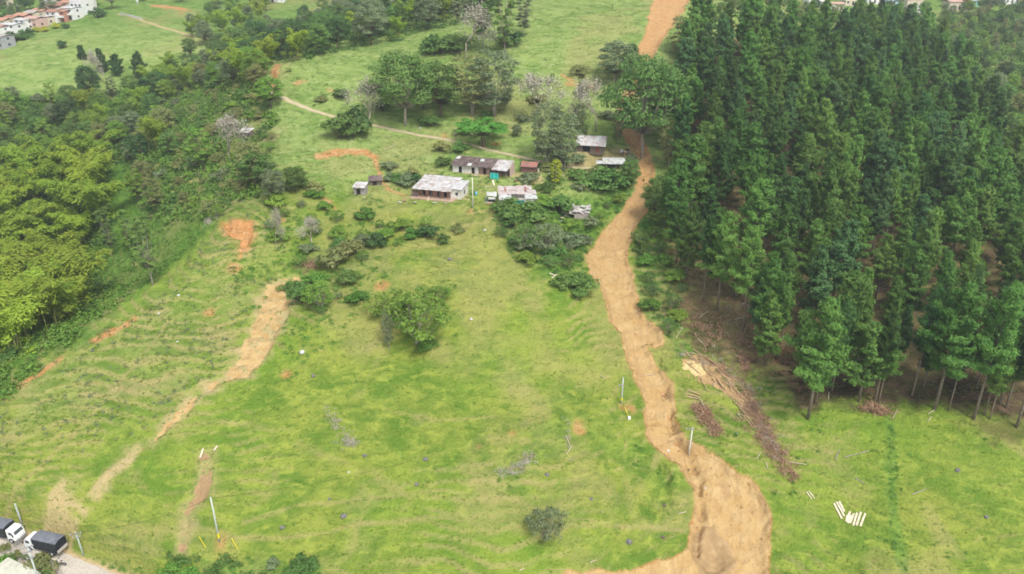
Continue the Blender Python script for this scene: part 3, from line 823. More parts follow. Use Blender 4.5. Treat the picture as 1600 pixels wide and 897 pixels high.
def plantain(seed):
    r = np.random.default_rng(seed); T = MB(); V = []; F = []
    for s in range(4):
        b = r.normal(0, .6, 2); hh = r.uniform(2.2, 3)
        T.tube([(b[0], b[1], -.3), (b[0], b[1], hh * .6)], [.13, .08], 6)
        for k in range(7):
            a = k * 2.4 + r.uniform(-.3, .3); l = r.uniform(1.6, 2.3); w = .3
            pr = []
            for t in (0, .35, .7, 1.0):
                q = l * t; zz = hh * .6 + 1.5 * t - 1.35 * t * t
                wd = w * (.25 + 1.6 * t * (1 - t) * 2) * (1 if t < 1 else .15)
                cx, cy = b[0] + math.cos(a) * q * .8, b[1] + math.sin(a) * q * .8
                pr.append([(cx - math.sin(a) * wd, cy + math.cos(a) * wd, zz), (cx + math.sin(a) * wd, cy - math.cos(a) * wd, zz)])
            for j in range(3):
                n = len(V); V += [pr[j][0], pr[j][1], pr[j + 1][1], pr[j + 1][0]]; F.append([n, n + 1, n + 2, n + 3])
    L = Leaves(); L.add((np.array(V), np.array(F))); return L, T
kinds()

def at(kind, px, py, hpx, label, group=None, leaf=None, shape=None, wide=1.0, rz=None):
    """plant standing at the ground point under (px, py), hpx tall as the photo's pixels measure it"""
    x, y, z, d = G(px, py)
    return K[kind].put(x, y, z, hpx * d / (FOC * .93), label, group, leaf, shape, rz, wide)

def poisson(poly, r0, seed, keep=None, tries=14000):
    r = np.random.default_rng(seed); b = bbox(poly, 0)
    c = np.stack([r.uniform(b[0], b[1], tries), r.uniform(b[2], b[3], tries)], 1)
    c = c[sdf(c[:, 0], c[:, 1], poly) < 0]; out = []
    for p in c:
        if keep and not keep(p[0], p[1]): continue
        if all((p[0] - q[0]) ** 2 + (p[1] - q[1]) ** 2 > r0 * r0 for q in out[-400:]): out.append(tuple(p))
    return out

def project(x, y, z):
    dz = z - CAM_H; d = y * CP - dz * SP; v = (y * SP + dz * CP) / d
    return 800 + x / d * FOC, 448.5 - v * FOC

def scatter(name, builds, leaf, spots, label, wild=.3):
    """ground cover that nobody could count: many small plants as one mesh"""
    Vs = []; Fs = []; n = 0
    prot = [(np.concatenate(L.V), np.concatenate(L.F)) for L, _ in builds]
    x = np.array([s[0] for s in spots]); y = np.array([s[1] for s in spots]); z = H(x, y)
    for i, s in enumerate(spots):
        V, F = prot[i % len(prot)]
        a = random.uniform(0, 6.28); ca, sa = math.cos(a), math.sin(a); q = s[2]
        V2 = np.stack([(V[:, 0] * ca - V[:, 1] * sa) * q + x[i], (V[:, 0] * sa + V[:, 1] * ca) * q + y[i], V[:, 2] * q * random.uniform(1 - wild, 1 + wild) + z[i] - .05], 1)
        Vs.append(V2); Fs.append(F + n); n += len(V2)
    me = np_mesh(name, np.concatenate(Vs), np.concatenate(Fs), LF[leaf])
    return tag(link(name, me), label, None, None, 'stuff')

# ------------------------------------------------------------------ levelled building sites, then the land itself
SITES = dict(farmhouse=(689, 303, 13.5, 11, -16), shack=(758, 269, 20, 8, -17), red_shed=(827, 268, 5, 4, -10), ruin=(808, 314, 11, 8, 4), barn=(924, 234, 9.5, 7, -10),
             lean_to=(955, 262, 9, 6, -4), wreck=(974, 243, 4, 4, 0), collapsed=(906, 338, 8, 6, -5), hut=(564, 302, 4.5, 4, -8), hut_b=(587, 288, 4.5, 3.5, 8), stall=(767, 315, 4, 5, 0),
             scrub_hut=(386, 216, 5, 4, -15), corner=(22, 921, 9, 6, -25))
SITE = {}
for k_, (px, py, w_, d_, rz_) in SITES.items():
    x_, y_, _ = hit(px, py); z_ = float(base_h(np.array([x_]), np.array([y_]))[0]); SITE[k_] = (x_, y_, z_, math.radians(rz_))
    PADS.append((x_, y_, math.radians(rz_), w_ / 2, d_ / 2, z_))
build_terrain()
drape('mudslide', mud_sdf, MB_, .24, .12, MAT_MUD, 'tan mud tongue that ran down the hillside between pasture and pines')
def _inner(poly, seed, hole=.0):
    def f(X, Y):
        s = sdf(X, Y, poly) + .45 + .9 * fbm(X / 2.6, Y / 2.6, seed, 5) + .4 * fbm(X / .8, Y / .8, seed + 1, 2)
        return np.where(fbm(X / 1.9, Y / 1.9, seed + 3, 4) > .42 - hole, 1.0, s)
    return f
drape('landslide_scar', _inner(SLIDE, 71, .12), SB_, .28, .06, m_soil('scar_soil', (.48, .34, .15), (.38, .24, .09), (.50, .41, .24), 2.2), 'long sandy landslip scar on the left spur')
drape('erosion_scar', _inner(SCRAPE, 75, .2), CB_, .28, .04, m_soil('scrape_soil', (.30, .20, .10), (.36, .25, .13), (.24, .15, .08)), 'brown scraped earth strip above the road')
drape('clay_scar', _inner(SCAR, 79), AB_, .28, .05, m_soil('orange_clay', (.46, .235, .085), (.38, .17, .055), (.52, .34, .18)), 'orange clay slip below the scrub')
def _road(X, Y):
    d, _ = seg_dist(X, Y, ROAD); return d - 2.9 + .35 * fbm(X / 1.5, Y / 1.5, 81, 3)
drape('dirt_road', _road, RB_, .25, .03, m_soil('road_gravel', (.47, .42, .35), (.53, .48, .41), (.38, .33, .27), 2), 'pale unpaved road in the corner below the hill', .02)
def _track(X, Y):
    d, _ = seg_dist(X, Y, TRACK); return d - 1.2 + .4 * fbm(X / 1.6, Y / 1.6, 83, 3)
drape('footpath', _track, TB_, .25, .03, m_soil('path_earth', (.47, .40, .25), (.50, .42, .27), (.38, .35, .17), 2), 'narrow pale track winding to the farm buildings', .02)
def _pool(X, Y):
    return np.hypot(X - POOL[0] - .5, (Y - POOL[1]) * .8) - 4.2 + .9 * fbm(X / 2, Y / 2, 85, 3)
drape('wet_hollow', _pool, (POOL[0] - 7, POOL[0] + 7, POOL[1] - 8, POOL[1] + 8), .25, .17, MAT_WET, 'damp darker mud in the hollow at the foot of the slide', .02)
saw = W([(1068, 562), (1090, 562), (1112, 580), (1105, 598), (1082, 592), (1060, 578)])
drape('sawdust_patch', _inner(saw, 87, -.2), bbox(saw, 3), .25, .06, m_soil('sawdust', (.62, .46, .20), (.68, .54, .28), (.50, .34, .14), 2), 'yellow sawdust where the pines were sawn')

fell = W([(1055,560),(1075,548),(1110,556),(1140,572),(1165,598),(1185,640),(1200,668),(1188,672),(1165,650),(1140,625),(1110,605),(1075,592)])
drape('bark_litter', _inner(fell, 93, .1), bbox(fell, 3), .25, .04, m_soil('bark_litter', (.48, .31, .14), (.34, .21, .11), (.56, .43, .21), 2.5), 'tan bark and chips under the felled poles', .03)
# ------------------------------------------------------------------ pine plantation
gap = W([(1285, 110), (1330, 95), (1310, 70), (1270, 75)])
def keep_p(x, y):
    return sdf(np.array([x]), np.array([y]), gap)[0] > 0 and mud_sdf(np.array([x]), np.array([y]))[0] > 2.5
EDGE = [  # the outer row, each with what sets it apart: px, py, height in px, foliage, shape, width, label
 (1262,655,198,'pine_mid',0,1.25,'full crowned pine standing alone in front of the plantation edge'),
 (1366,632,150,'pine_dark',1,1.0,'pine with two pale stems rising from a brown brush heap'),
 (1372,634,140,'pine_mid',2,.8,'slimmer twin pine beside the brown brush heap'),
 (1336,575,120,'pine_light',1,.75,'slender pale yellow-green pine in a reddish gap of the plantation'),
 (1460,640,205,'pine_mid',0,1.1,'broad pine at the lit front row, bare stem down to the pasture'),
 (1482,642,150,'pine_dark',1,.8,'thin stemmed pine just right of the broad front row pine'),
 (1521,655,215,'pine_mid',2,.95,'tall pine leaning right above the orange earth bank'),
 (1538,648,120,'pine_light',1,1.1,'small round topped bright pine with three pale stems'),
 (1546,655,118,'pine_light',2,.9,'short bright pine touching the round topped one'),
 (1588,668,190,'pine_mid',1,1.0,'tall pine in the front row over the bare earth bank, last before the frame edge'),
 (1562,632,175,'pine_grey',0,.95,'grey green pine standing behind the bare earth bank'),
 (1425,618,170,'pine_dark',1,.9,'dark narrow pine standing between front row pines above the ditch'),
 (1300,610,150,'pine_dark',0,.85,'dark shaded pine behind the lone full crowned one'),
 (1120,485,150,'pine_mid',0,1.1,'pine at the plantation corner nearest the mudslide'),
 (1098,470,130,'pine_dark',1,.8,'thin pine on the mudslide side of the plantation'),
 (1160,520,165,'pine_mid',2,1.0,'pine with long bare stem above the felled litter'),
 (1192,545,150,'pine_mid',0,1.0,'pine over the reddish litter clearing'),
 (1215,560,120,'pine_light',1,.7,'light green slender pine beside the reddish clearing'),
]
for px, py, hp, lf, sh, wd, lb in EDGE:
    at('edge_pine', px, py, hp, lb, 'pines along the plantation edge', lf, sh, wd)
spots = poisson(FOREST, 6.1, 21, keep_p, 12000)
vis = []; beyond = []
for x, y in spots:
    z = h1(x, y); px, py = project(x, y, z + 21)
    if -20 < px < 1625 and py > -25: vis.append((math.hypot(x, y), x, y, z, px, py))
    elif px >= 1625 and py > -25: beyond.append((x, y, random.uniform(.8, 1.1)))
vis.sort()
print('pines', len(vis))
PLB = {'pine_dark': 'dark green pine packed among the others inside the plantation', 'pine_mid': 'mid green pine packed among the others inside the plantation',
       'pine_light': 'pale yellow-green pine among the darker pines of the plantation', 'pine_grey': 'blue-grey green pine inside the dense plantation'}
rest = beyond
for i, (_, x, y, z, px, py) in enumerate(vis):
    if i < 300:
        q = vnoise(np.array([x / 22]), np.array([y / 22]), 91)[0] * .55 + random.random() * .45
        lf = 'pine_dark' if q < .36 else 'pine_mid' if q < .66 else 'pine_light' if q > .82 else 'pine_grey'
        if 1440 < px and py > 180 and random.random() < .35: lf = 'pine_light'
        K['pine'].put(x, y, z, random.triangular(12.0, 25.0, 19.0), PLB[lf], {'pine_dark': 'dark pines of the plantation', 'pine_mid': 'mid green pines of the plantation', 'pine_light': 'pale pines of the plantation', 'pine_grey': 'blue-grey pines of the plantation'}[lf], lf, None, None, random.uniform(.85, 1.3))
    else: rest.append((x, y, random.uniform(.85, 1.05)))
if rest:
    scatter('pine_wood', [pine_mesh(160 + i, 21, .28, 3.9, .5) for i in range(3)], 'pine_mid', rest, 'far pines at the top of the plantation merging into one dark mass', .08)

# ------------------------------------------------------------------ single trees of the hill and the farm
HILL = [
 ('shade',633,194,104,'mid',0,.95,'big round tree with pale forked trunk beside the track'),
 ('tree',688,182,80,'mid',1,1.3,'dense dark green tree right of the big forked one'),
 ('tree',662,170,62,'dark',2,1.1,'darkest low tree squeezed behind the big forked one'),
 ('wispy',738,178,86,'olive',0,1.2,'grey hazy tree nearest the dark dense tree'),
 ('wispy',772,180,92,'grey',1,1.5,'grey green wispy tree between the hazy one and the bare one'),
 ('bare',845,190,70,'twig',0,1.15,'leafless spreading tree with lilac grey twigs above the farm'),
 ('bare',932,205,74,'twig',1,.95,'pale leafless tree behind the corrugated barn'),
 ('bare',575,195,64,'twig',2,1.0,'pale thin-leaved tree leaning over the track bend'),
 ('bush',540,215,44,'mid',0,1.0,'large dark round bush below the track bend'),
 ('bush',562,204,40,'dark',1,.9,'smaller dark bush touching the large one below the bend'),
 ('flat',755,230,42,None,0,1.0,'bright green flat topped tree over the long shack'),
 ('gum',755,76,104,'mid',0,.95,'tall eucalyptus with dark trunk on the upper hill, nearest the pale bare tree'),
 ('gum',789,96,120,'mid',1,.85,'tallest thin eucalyptus on the upper hill'),
 ('gum',818,58,66,'grey',2,1.25,'bushy topped eucalyptus at the end of the hill group'),
 ('bare',728,92,72,'twig',1,1.1,'pale bare tree standing before the eucalyptus group'),
 ('bush',684,84,30,'mid',2,1.1,'dark bush on the open upper pasture beside the bare tree'),
 ('bush',710,80,26,'mid',3,1.4,'low green bush under the pale bare tree'),
 ('bush',795,68,24,'dark',0,1.5,'low dark bush behind the tallest eucalyptus'),
 ('shade',1004,246,146,'mid',1,.78,'big bushy tree with leaning pale trunk beside the mudslide'),
 ('tree',1035,205,96,'mid',2,1.05,'rounded crown pressed against the pines beside the mudslide'),
 ('tree',962,130,62,'grey',3,1.2,'grey green tree on the pasture edge left of the upper slide'),
 ('tree',984,118,46,'dark',0,.9,'dark small tree at the left lip of the upper slide'),
 ('wispy',1070,92,60,'olive',0,1.6,'olive brown thin-leaved tree at the right lip of the upper slide'),
 ('tree',1085,112,52,'dark',1,1.1,'dark green tree just below the olive brown one'),
 ('wispy',855,262,96,'grey',0,1.0,'grey green drooping tree with dark double trunk beside the farm yard'),
 ('wispy',880,266,84,'grey',1,1.1,'grey green tree at the yard, its crown joined to the drooping one'),
 ('wispy',868,290,40,'yellow',1,.8,'little yellowish sapling in front of the farm yard'),
 ('wispy',905,205,40,'grey',0,.9,'thin sapling behind the barn roof'),
 ('wispy',965,224,50,'olive',1,.6,'thin pale sapling between barn and mudslide'),
 ('wispy',1045,262,72,'olive',0,.8,'olive thin tree between the mudslide and the first pines'),
 ('tree',1022,345,70,'mid',3,.8,'half hidden broadleaf at the right bank of the mudslide'),
 ('bush',936,290,30,'mid',1,1.5,'green bush under the low white roof'),
 ('bush',958,295,34,'mid',2,1.3,'round bush in the clump beside the mudslide bend, middle one'),
 ('tree',984,293,44,'mid',3,1.0,'bushy little tree of the clump at the mudslide bend'),
 ('bush',905,283,22,'mid',0,1.2,'small bush left of the clump under the low white roof'),
 ('loose',822,390,40,'mid',1,1.1,'dark round bush under the ruined house'),
 ('loose',858,395,46,'grey',2,1.1,'greyish green bush beside the dark one under the ruin'),
 ('bush',905,456,30,'mid',3,1.3,'green bush at the left lip of the widest mud'),
 ('bush',880,445,20,'mid',0,1.3,'low bush left of the one on the mud lip'),
 ('bush',800,335,26,'mid',1,1.6,'leafy green bush in front of the ruined white walls'),
 ('bush',832,345,30,'mid',2,1.4,'leafy bush right under the ruined white walls'),
 ('bush',872,330,26,'mid',3,1.4,'green bush beside the collapsed hut'),
 ('bush',640,285,16,'dark',0,1.5,'dark bush beside the farmhouse corner'),
 ('bush',620,282,14,'mid',1,1.5,'small bush between the farmhouse and the little huts'),
 ('bush',712,262,12,'mid',2,1.2,'tiny bush at the end wall of the long shack'),
 ('loose',655,537,84,'light',0,1.05,'loose leafy tree with white dead limb alone on the pasture spur'),
 ('loose',612,505,50,'light',1,1.2,'ragged small tree left of the one with white limb'),
 ('wispy',608,545,62,'grey',0,.5,'thin grey sapling standing below the ragged small tree'),
 ('loose',630,500,26,'weed',1,1.6,'leafy shrub under the ragged small tree'),('loose',690,470,22,'weed',2,1.6,'leafy shrub uphill right of the tree with white limb'),('bush',665,545,14,'weed',0,1.8,'dark low shrub at the foot of the tree with white limb'),('bush',560,470,16,'weed',3,1.6,'low leafy shrub on the bank right of the sandy scar head'),('bush',455,455,18,'mid',1,1.4,'green shrub at the very top of the sandy scar'),('bush',545,400,26,'olive',3,1.3,'olive shrub between the small leafless tree and the farmhouse slope'),
 ('loose',850,842,54,'grey',2,1.0,'grey green bushy shrub alone near the foot of the pasture'),
 ('loose',500,482,44,'light',2,1.0,'bright green bush at the head of the sandy scar'),
 ('bush',475,470,30,'mid',3,1.2,'darker bush left of the bright one above the scar'),
 ('bush',525,412,30,'olive',0,1.2,'olive bush above the bright one'),
 ('bush',540,440,22,'mid',1,1.2,'small green bush right of the olive one'),
 ('bush',585,385,22,'dark',2,1.1,'dark bush on the slope under the farmhouse'),
 ('bush',670,370,20,'dark',3,1.2,'dark bush under the farmhouse, larger of two beside each other'),
 ('bush',692,378,15,'mid',0,1.2,'smaller bush downhill right of the dark bush under the farmhouse'),
 ('bush',718,362,15,'olive',1,1.2,'olive bush on the ridge under the white pole'),
 ('bare',485,382,38,'twig',2,1.1,'small leafless whitish tree on the slope left of the farm'),
 ('bush',530,385,16,'mid',1,1.6,'low bush right of the small leafless tree'),
 ('tree',462,300,40,'mid',0,1.3,'green round tree above the clay cracks'),
 ('tree',430,318,54,'grey',1,1.0,'grey green tree left of the round one above the clay cracks'),
 ('bush',490,300,16,'olive',2,1.5,'olive bush beside the round tree above the clay cracks'),
 ('wispy',398,292,66,'olive',0,1.3,'pale olive tree at the edge of the scrub'),
 ('bare',362,256,72,'twig',0,.9,'leafless tree with pale trunk standing in the scrub beside the hut'),
 ('tall',318,264,62,'light',0,1.2,'yellow-green tree beside the leafless one in the scrub'),
 ('gum',239,446,112,'mid',0,.95,'tall thin-stemmed tree with whitish trunk rising out of the ravine'),
 ('gum',175,402,80,'mid',1,.9,'thin tree in the green hollow of the ravine'),
 ('gum',205,392,66,'light',2,1.1,'lighter thin tree in the green hollow of the ravine'),
 ('bare',432,388,60,'twig',1,.4,'thin dead grey sapling above the sandy scar'),
 ('bush',490,350,10,'mid',3,1.5,'small bush beside the clay crack'),
 ('fir',163,112,32,'dark',0,1.1,'dark conifer on the far pasture edge, largest of the row'),
 ('fir',184,118,30,'dark',1,1.1,'dark conifer in the middle of the far pasture row'),
 ('fir',218,122,36,'dark',0,1.1,'pointed dark conifer apart from the far pasture row'),
 ('fir',130,93,20,'dark',1,1.2,'small dark conifer beside the grey dead tree'),
 ('bush',97,74,12,'dark',0,1.0,'single bush alone in the middle of the far pasture'),
 ('bare',150,140,54,'twig',1,.55,'tall grey dead tree at the foot of the far pasture'),
 ('tree',142,155,50,'dark',0,1.0,'dark round tree under the grey dead one'),
 ('tree',322,72,38,'grey',2,1.0,'round dark blue-green tree standing on the far ridge'),
 ('tree',402,102,40,'dark',1,.8,'dark narrow tree at the start of the track'),
 ('bush',385,148,14,'mid',1,1.5,'bush on the valley side of the track start'),
 ('plantain',452,112,10,'light',0,1.2,'broad-leaved plant beside the clay bank of the track'),
 ('bush',528,150,12,'mid',1,1.3,'small bush on the bank above the track'),
 ('bush',500,158,9,'olive',2,1.6,'low olive shrub on the bank above the track'),
 ('tall',1382,60,70,'grey',0,1.0,'tall grey green tree at the top of the plantation'),
]
for kd, px, py, hp, lf, sh, wd, lb in HILL:
    at(kd, px, py, hp, lb, None, lf, sh, wd)

# ------------------------------------------------------------------ valley wood on the left
BAM = [(-104,139),(-97,150),(-99,168),(-108,188),(-118,212),(-128,240),(-140,266),(-190,250),(-165,190),(-135,150)]
GLADE = W([(140,500),(190,470),(240,445),(320,365),(290,340),(230,345),(170,360),(125,420)])
hollow = lambda x, y: sdf(np.array([x]), np.array([y]), GLADE)[0] > 2
for x, y in poisson(BAM, 7.0, 31, hollow, 1500):
    K['bamboo'].put(x, y, h1(x, y), random.uniform(14, 19.5), 'arching yellow-green bamboo clump crowded in the ravine', 'bamboo clumps of the ravine', 'bamboo', None, None, random.uniform(1.25, 1.6))
UP = W([(0,165),(60,150),(120,152),(240,128),(310,104),(345,82),(410,60),(425,96),(412,140),(438,185),(395,240),(420,300),(330,345),(240,345)]) + [(-98,186),(-108,212),(-120,242),(-138,268),(-192,252),(-240,300)]
LBL = {'tree': {'dark': 'dark rounded tree within the valley wood', 'mid': 'mid green rounded tree within the valley wood', 'light': 'yellow-green rounded tree within the valley wood', 'grey': 'grey green rounded tree within the valley wood', 'olive': 'olive rounded tree within the valley wood'},
       'tall': {'dark': 'dark upright tree within the valley wood', 'mid': 'mid green upright tree within the valley wood', 'light': 'yellow-green upright tree within the valley wood', 'grey': 'grey green upright tree within the valley wood', 'olive': 'olive upright tree within the valley wood'}}
def seen(x, y, h):
    z = h1(x, y); px, py = project(x, y, z + h * .8)
    if not (-50 < px < 1650 and -40 < py < 940): return False
    t = np.linspace(.3, .985, 90); zz = CAM_H + (z + h - CAM_H) * t
    return bool(np.all(base_h(x * t, y * t) < zz + .5))
def wood(poly, r0, seed, hts, mixk, where, keep=None, lf=('dark', 'mid', 'light', 'light', 'grey', 'mid', 'olive'), mind=1.0):
    n = 0
    for x, y in poisson(poly, r0, seed, keep, 5000):
        kd = random.choice(mixk); q = random.choice(lf)
        if not seen(x, y, hts[1] * .8): continue
        if kd == 'bamboo': K['bamboo'].put(x, y, h1(x, y), random.uniform(10, 15), 'yellow-green bamboo clump among trees of the ' + where, 'bamboo among trees, ' + where, 'bamboo', None, None, 1.2)
        elif kd == 'bush': K['bush'].put(x, y, h1(x, y), random.uniform(2.2, 3.8), {'dark': 'dark', 'mid': 'mid green', 'light': 'yellow-green', 'grey': 'grey green', 'olive': 'olive', 'weed': 'leafy fresh green'}[q] + ' bush in the ' + where, q + ' bushes, ' + where, q, None, None, 1.3)
        else:
            K[kd].put(x, y, h1(x, y), random.uniform(*hts), LBL.get(kd, {q: {'light': 'yellow-green', 'mid': 'mid green', 'grey': 'grey green', 'weed': 'leafy fresh green'}.get(q, q) + (' scraggy small tree within the valley wood' if kd == 'loose' else ' slender tree within the valley wood')})[q].replace('within the valley wood', 'in the ' + where), q + ' ' + kd + ' trees, ' + where, q, None, None, random.uniform(1.0, 1.35))
        n += 1
    print(where, n)
SCRUB = W([(225,165),(330,140),(400,150),(440,200),(400,300),(420,320),(335,350),(250,330),(225,260),(290,240)])
def keep_v(x, y):
    return hollow(x, y) and sdf(np.array([x]), np.array([y]), SCRUB)[0] > 0
wood(UP, 6.3, 41, (6.5, 11), ['tree', 'tree', 'tree', 'tall', 'bamboo', 'bush'], 'valley wood', keep_v)
wood(SCRUB, 6.6, 42, (1.8, 4.6), ['bush', 'bush', 'bush', 'loose', 'loose', 'tree'], 'scrub slope beside the track', hollow, ('olive', 'grey', 'light', 'grey', 'mid', 'olive'))
wood([(-128,125),(-106,132),(-100,141),(-133,152),(-158,190),(-200,200),(-230,120)], 7, 43, (7, 11), ['tree', 'tree', 'tall', 'bush'], 'ravine below the bamboo', None, ('dark', 'mid', 'mid'))
BEH = W([(418,92),(440,96)]) + [(-72,272),(-50,290),(-30,303),(-8,318),(-6,345),(-14,400),(-50,470),(-90,470),(-125,400),(-120,330),(-98,290)]
wood(BEH, 8.5, 45, (9, 15), ['tree', 'tree', 'tall', 'tree', 'bamboo'], 'wood behind the hill crest', lambda x, y: abs(x + 58) > 9 or y < 400, ('dark', 'dark', 'mid', 'grey', 'mid'))
RV = W([(1496,130),(1532,215),(1585,300),(1660,385),(1730,450),(1760,120),(1640,15),(1480,22),(1478,60)])
wood(RV, 7.0, 47, (4.5, 9), ['tree', 'tree', 'bush', 'bush', 'tall'], 'scrub valley beyond the pines', None, ('mid', 'olive', 'light', 'grey', 'mid', 'dark'))
FARW = [(-330,420),(-225,452),(-190,470),(-150,480),(-90,480),(60,480),(200,500),(330,480),(420,520),(420,620),(-420,620),(-420,430)]
wood(FARW, 17, 49, (8, 14), ['tree', 'tree', 'tall'], 'far hillside behind the hamlets', None, ('dark', 'mid', 'grey'))

def plot(x, y):
    a, b = np.array([x]), np.array([y])
    if mud_sdf(a, b)[0] < 1.2: return False
    for k in SITE: 
        if math.hypot(x - SITE[k][0], y - SITE[k][1]) < max(SITES[k][2:4]) * .62: return False
    return True
wood(W([(780,345),(850,325),(900,345),(935,320),(985,300),(950,345),(915,390),(915,455),(870,445),(815,405),(785,380)]), 4.6, 61, (1.6, 3.6), ['bush', 'bush', 'loose', 'loose'], 'gully thicket beside the mudslide', plot, ('mid', 'light', 'light', 'grey', 'weed'))
wood(W([(430,300),(500,290),(520,330),(600,350),(690,352),(600,400),(560,440),(500,500),(462,500),(480,430),(420,360)]), 5.0, 62, (1.2, 3.0), ['bush', 'loose', 'bush', 'loose'], 'shrubby slope left of the farm', plot, ('weed', 'light', 'light', 'weed', 'grey'))
wood(W([(1012,330),(1040,320),(1062,440),(1075,480),(1040,525),(1015,490),(1000,430),(992,385)]), 4.0, 63, (2.0, 4.0), ['bush', 'loose', 'loose'], 'green bank between mudslide and pines', plot, ('mid', 'weed', 'light', 'mid'))
wood(W([(690,232),(860,258),(900,232),(1000,250),(1000,285),(900,300),(860,300),(740,300),(600,280),(590,262),(690,262)]), 5.0, 64, (1.2, 2.6), ['bush'], 'farm yard among the huts', plot, ('mid', 'olive', 'grey', 'mid'))
wood(W([(520,160),(600,185),(700,205),(760,215),(880,235),(980,215),(960,150),(900,110),(800,150),(720,150),(640,150),(560,140)]), 9.0, 65, (1.5, 5), ['bush', 'bush', 'tree', 'wispy'], 'slope above the track', plot, ('mid', 'olive', 'grey', 'mid'))
wood(W([(1085,35),(1600,30),(1640,4),(1600,-6),(1100,-4)]), 8.5, 66, (4.5, 8), ['tree', 'tree', 'bush', 'tall'], 'green belt round the far hamlet', plot, ('mid', 'dark', 'light', 'mid', 'olive'))
wood(W([(290,95),(300,40),(330,12),(420,6),(420,60),(330,100)]), 9, 67, (5, 9), ['tree', 'bush', 'tree', 'bamboo'], 'trees of the far meadow edge', plot, ('mid', 'dark', 'light', 'grey'))
wood(W([(-10,40),(50,15),(110,-6),(-10,-10)]), 8, 68, (4, 8), ['tree', 'bush'], 'trees over the far hamlet', plot, ('mid', 'dark', 'light'))

# ------------------------------------------------------------------ undergrowth, weeds, grass
def mini(seed, w, n, leaf, hh=1.0, up=.4):
    r = np.random.default_rng(seed); L = Leaves()
    d = unit(r.normal(0, 1, (n, 3))); d[:, 2] = abs(d[:, 2])
    c = d * r.uniform(.3, 1, n)[:, None] * w; c[:, 2] *= hh
    L.add(cards(c, d + np.array([0, 0, up]), leaf, .5, r, .5)); return L, None
def blades(seed, n=8, w=.30, l=.22):
    r = np.random.default_rng(seed); L = Leaves()
    a = r.uniform(0, 6.28, n); c = np.stack([np.cos(a) * w * r.random(n), np.sin(a) * w * r.random(n), np.full(n, l * .45)], 1)
    al = np.stack([np.cos(a) * .8, np.sin(a) * .8, np.full(n, 1.0)], 1)
    N = np.stack([-np.cos(a) * .5, -np.sin(a) * .5, np.full(n, 1.1)], 1)
    L.add(cards(c, N, l, .22, r, .2, along=al)); return L, None
def free(x, y, s, mud=.5):
    """spots that keep off the mud, the roads and the building sites"""
    ok = mud_sdf(x, y) > mud
    m = inbox(x, y, RB_); d, _ = seg_dist(x[m], y[m], ROAD); ok[m] &= d > 3.4
    m = inbox(x, y, TB_); d, _ = seg_dist(x[m], y[m], TRACK); ok[m] &= d > 1.3
    for pl, bb in ((SLIDE, SB_), (SCRAPE, CB_), (SCAR, AB_)):
        m = inbox(x, y, bb); ok[m] &= (sdf(x[m], y[m], pl) > -.3) | (np.sin(x[m] * 91.7 + y[m] * 47.3) > .55)
    for (cx, cy, r_, hw, hd, zz) in PADS: ok &= (abs((x - cx) * math.cos(r_) + (y - cy) * math.sin(r_)) > hw) | (abs(-(x - cx) * math.sin(r_) + (y - cy) * math.cos(r_)) > hd)
    return list(zip(x[ok], y[ok], s[ok]))
def fill(poly, per_m2, smin, smax, patch=None, seed=1):
    r = np.random.default_rng(seed); b = bbox(poly, 0); n = int((b[1] - b[0]) * (b[3] - b[2]) * per_m2)
    x = r.uniform(b[0], b[1], n); y = r.uniform(b[2], b[3], n); k = sdf(x, y, poly) < 0
    if patch: k &= fbm(x / patch[0], y / patch[0], seed + 5, 3) > patch[1]
    return x[k], y[k], r.uniform(smin, smax, k.sum())
def many(regs):
    out = []
    for g in regs: out += free(*fill(*g))
    return out
def lips(sp, lo=.0, hi=.45, thin=.12):
    x = np.array([q[0] for q in sp]); y = np.array([q[1] for q in sp]); z = base_h(x, y)
    lev = z / 0.95 + 1.6 * fbm(x / 14, y / 14, 3, 3); fr = lev - np.floor(lev); r = np.random.default_rng(5).random(len(x))
    k = ((fr > lo) & (fr < hi)) | (r < thin)
    return [q for q, b in zip(sp, k) if b]
VIEW = [(-100,90),(100,90),(150,150),(175,215),(-175,215),(-110,150)]
under = many([
 (UP + [], .16, .9, 1.9, None, 3), (BAM, .25, .9, 1.8, None, 4), (GLADE, .25, .4, .8, None, 5), (W([(0,600),(130,540),(235,446),(330,356),(300,340),(120,480),(0,560)]), .12, .4, 1.1, (4, 0), 6),
 ([(-98,120),(-84,152),(-80,172),(-110,190),(-160,170),(-150,120)], .15, .8, 1.6, None, 7),
 (SCRUB, .25, .35, .9, (5, .05), 8),
 (RV, .14, .9, 2.2, None, 9)])
scatter('valley_undergrowth', [mini(400 + i, 1.5, 60, .30, .8) for i in range(6)], 'weed', under, 'tangled green undergrowth filling the valley between trees')
scatter('scrub_undergrowth', [mini(405 + i, 1.3, 50, .26, .8) for i in range(5)], 'olive', many([(SCRUB, .16, .4, .9, (4, .05), 10), (UP + [], .05, .9, 1.7, None, 11), (RV, .05, .9, 1.7, None, 12), ([(-98,120),(-84,152),(-80,172),(-110,190),(-130,170),(-120,120)], .08, .5, 1.1, None, 7)]), 'pale olive brush over the scrub slopes')
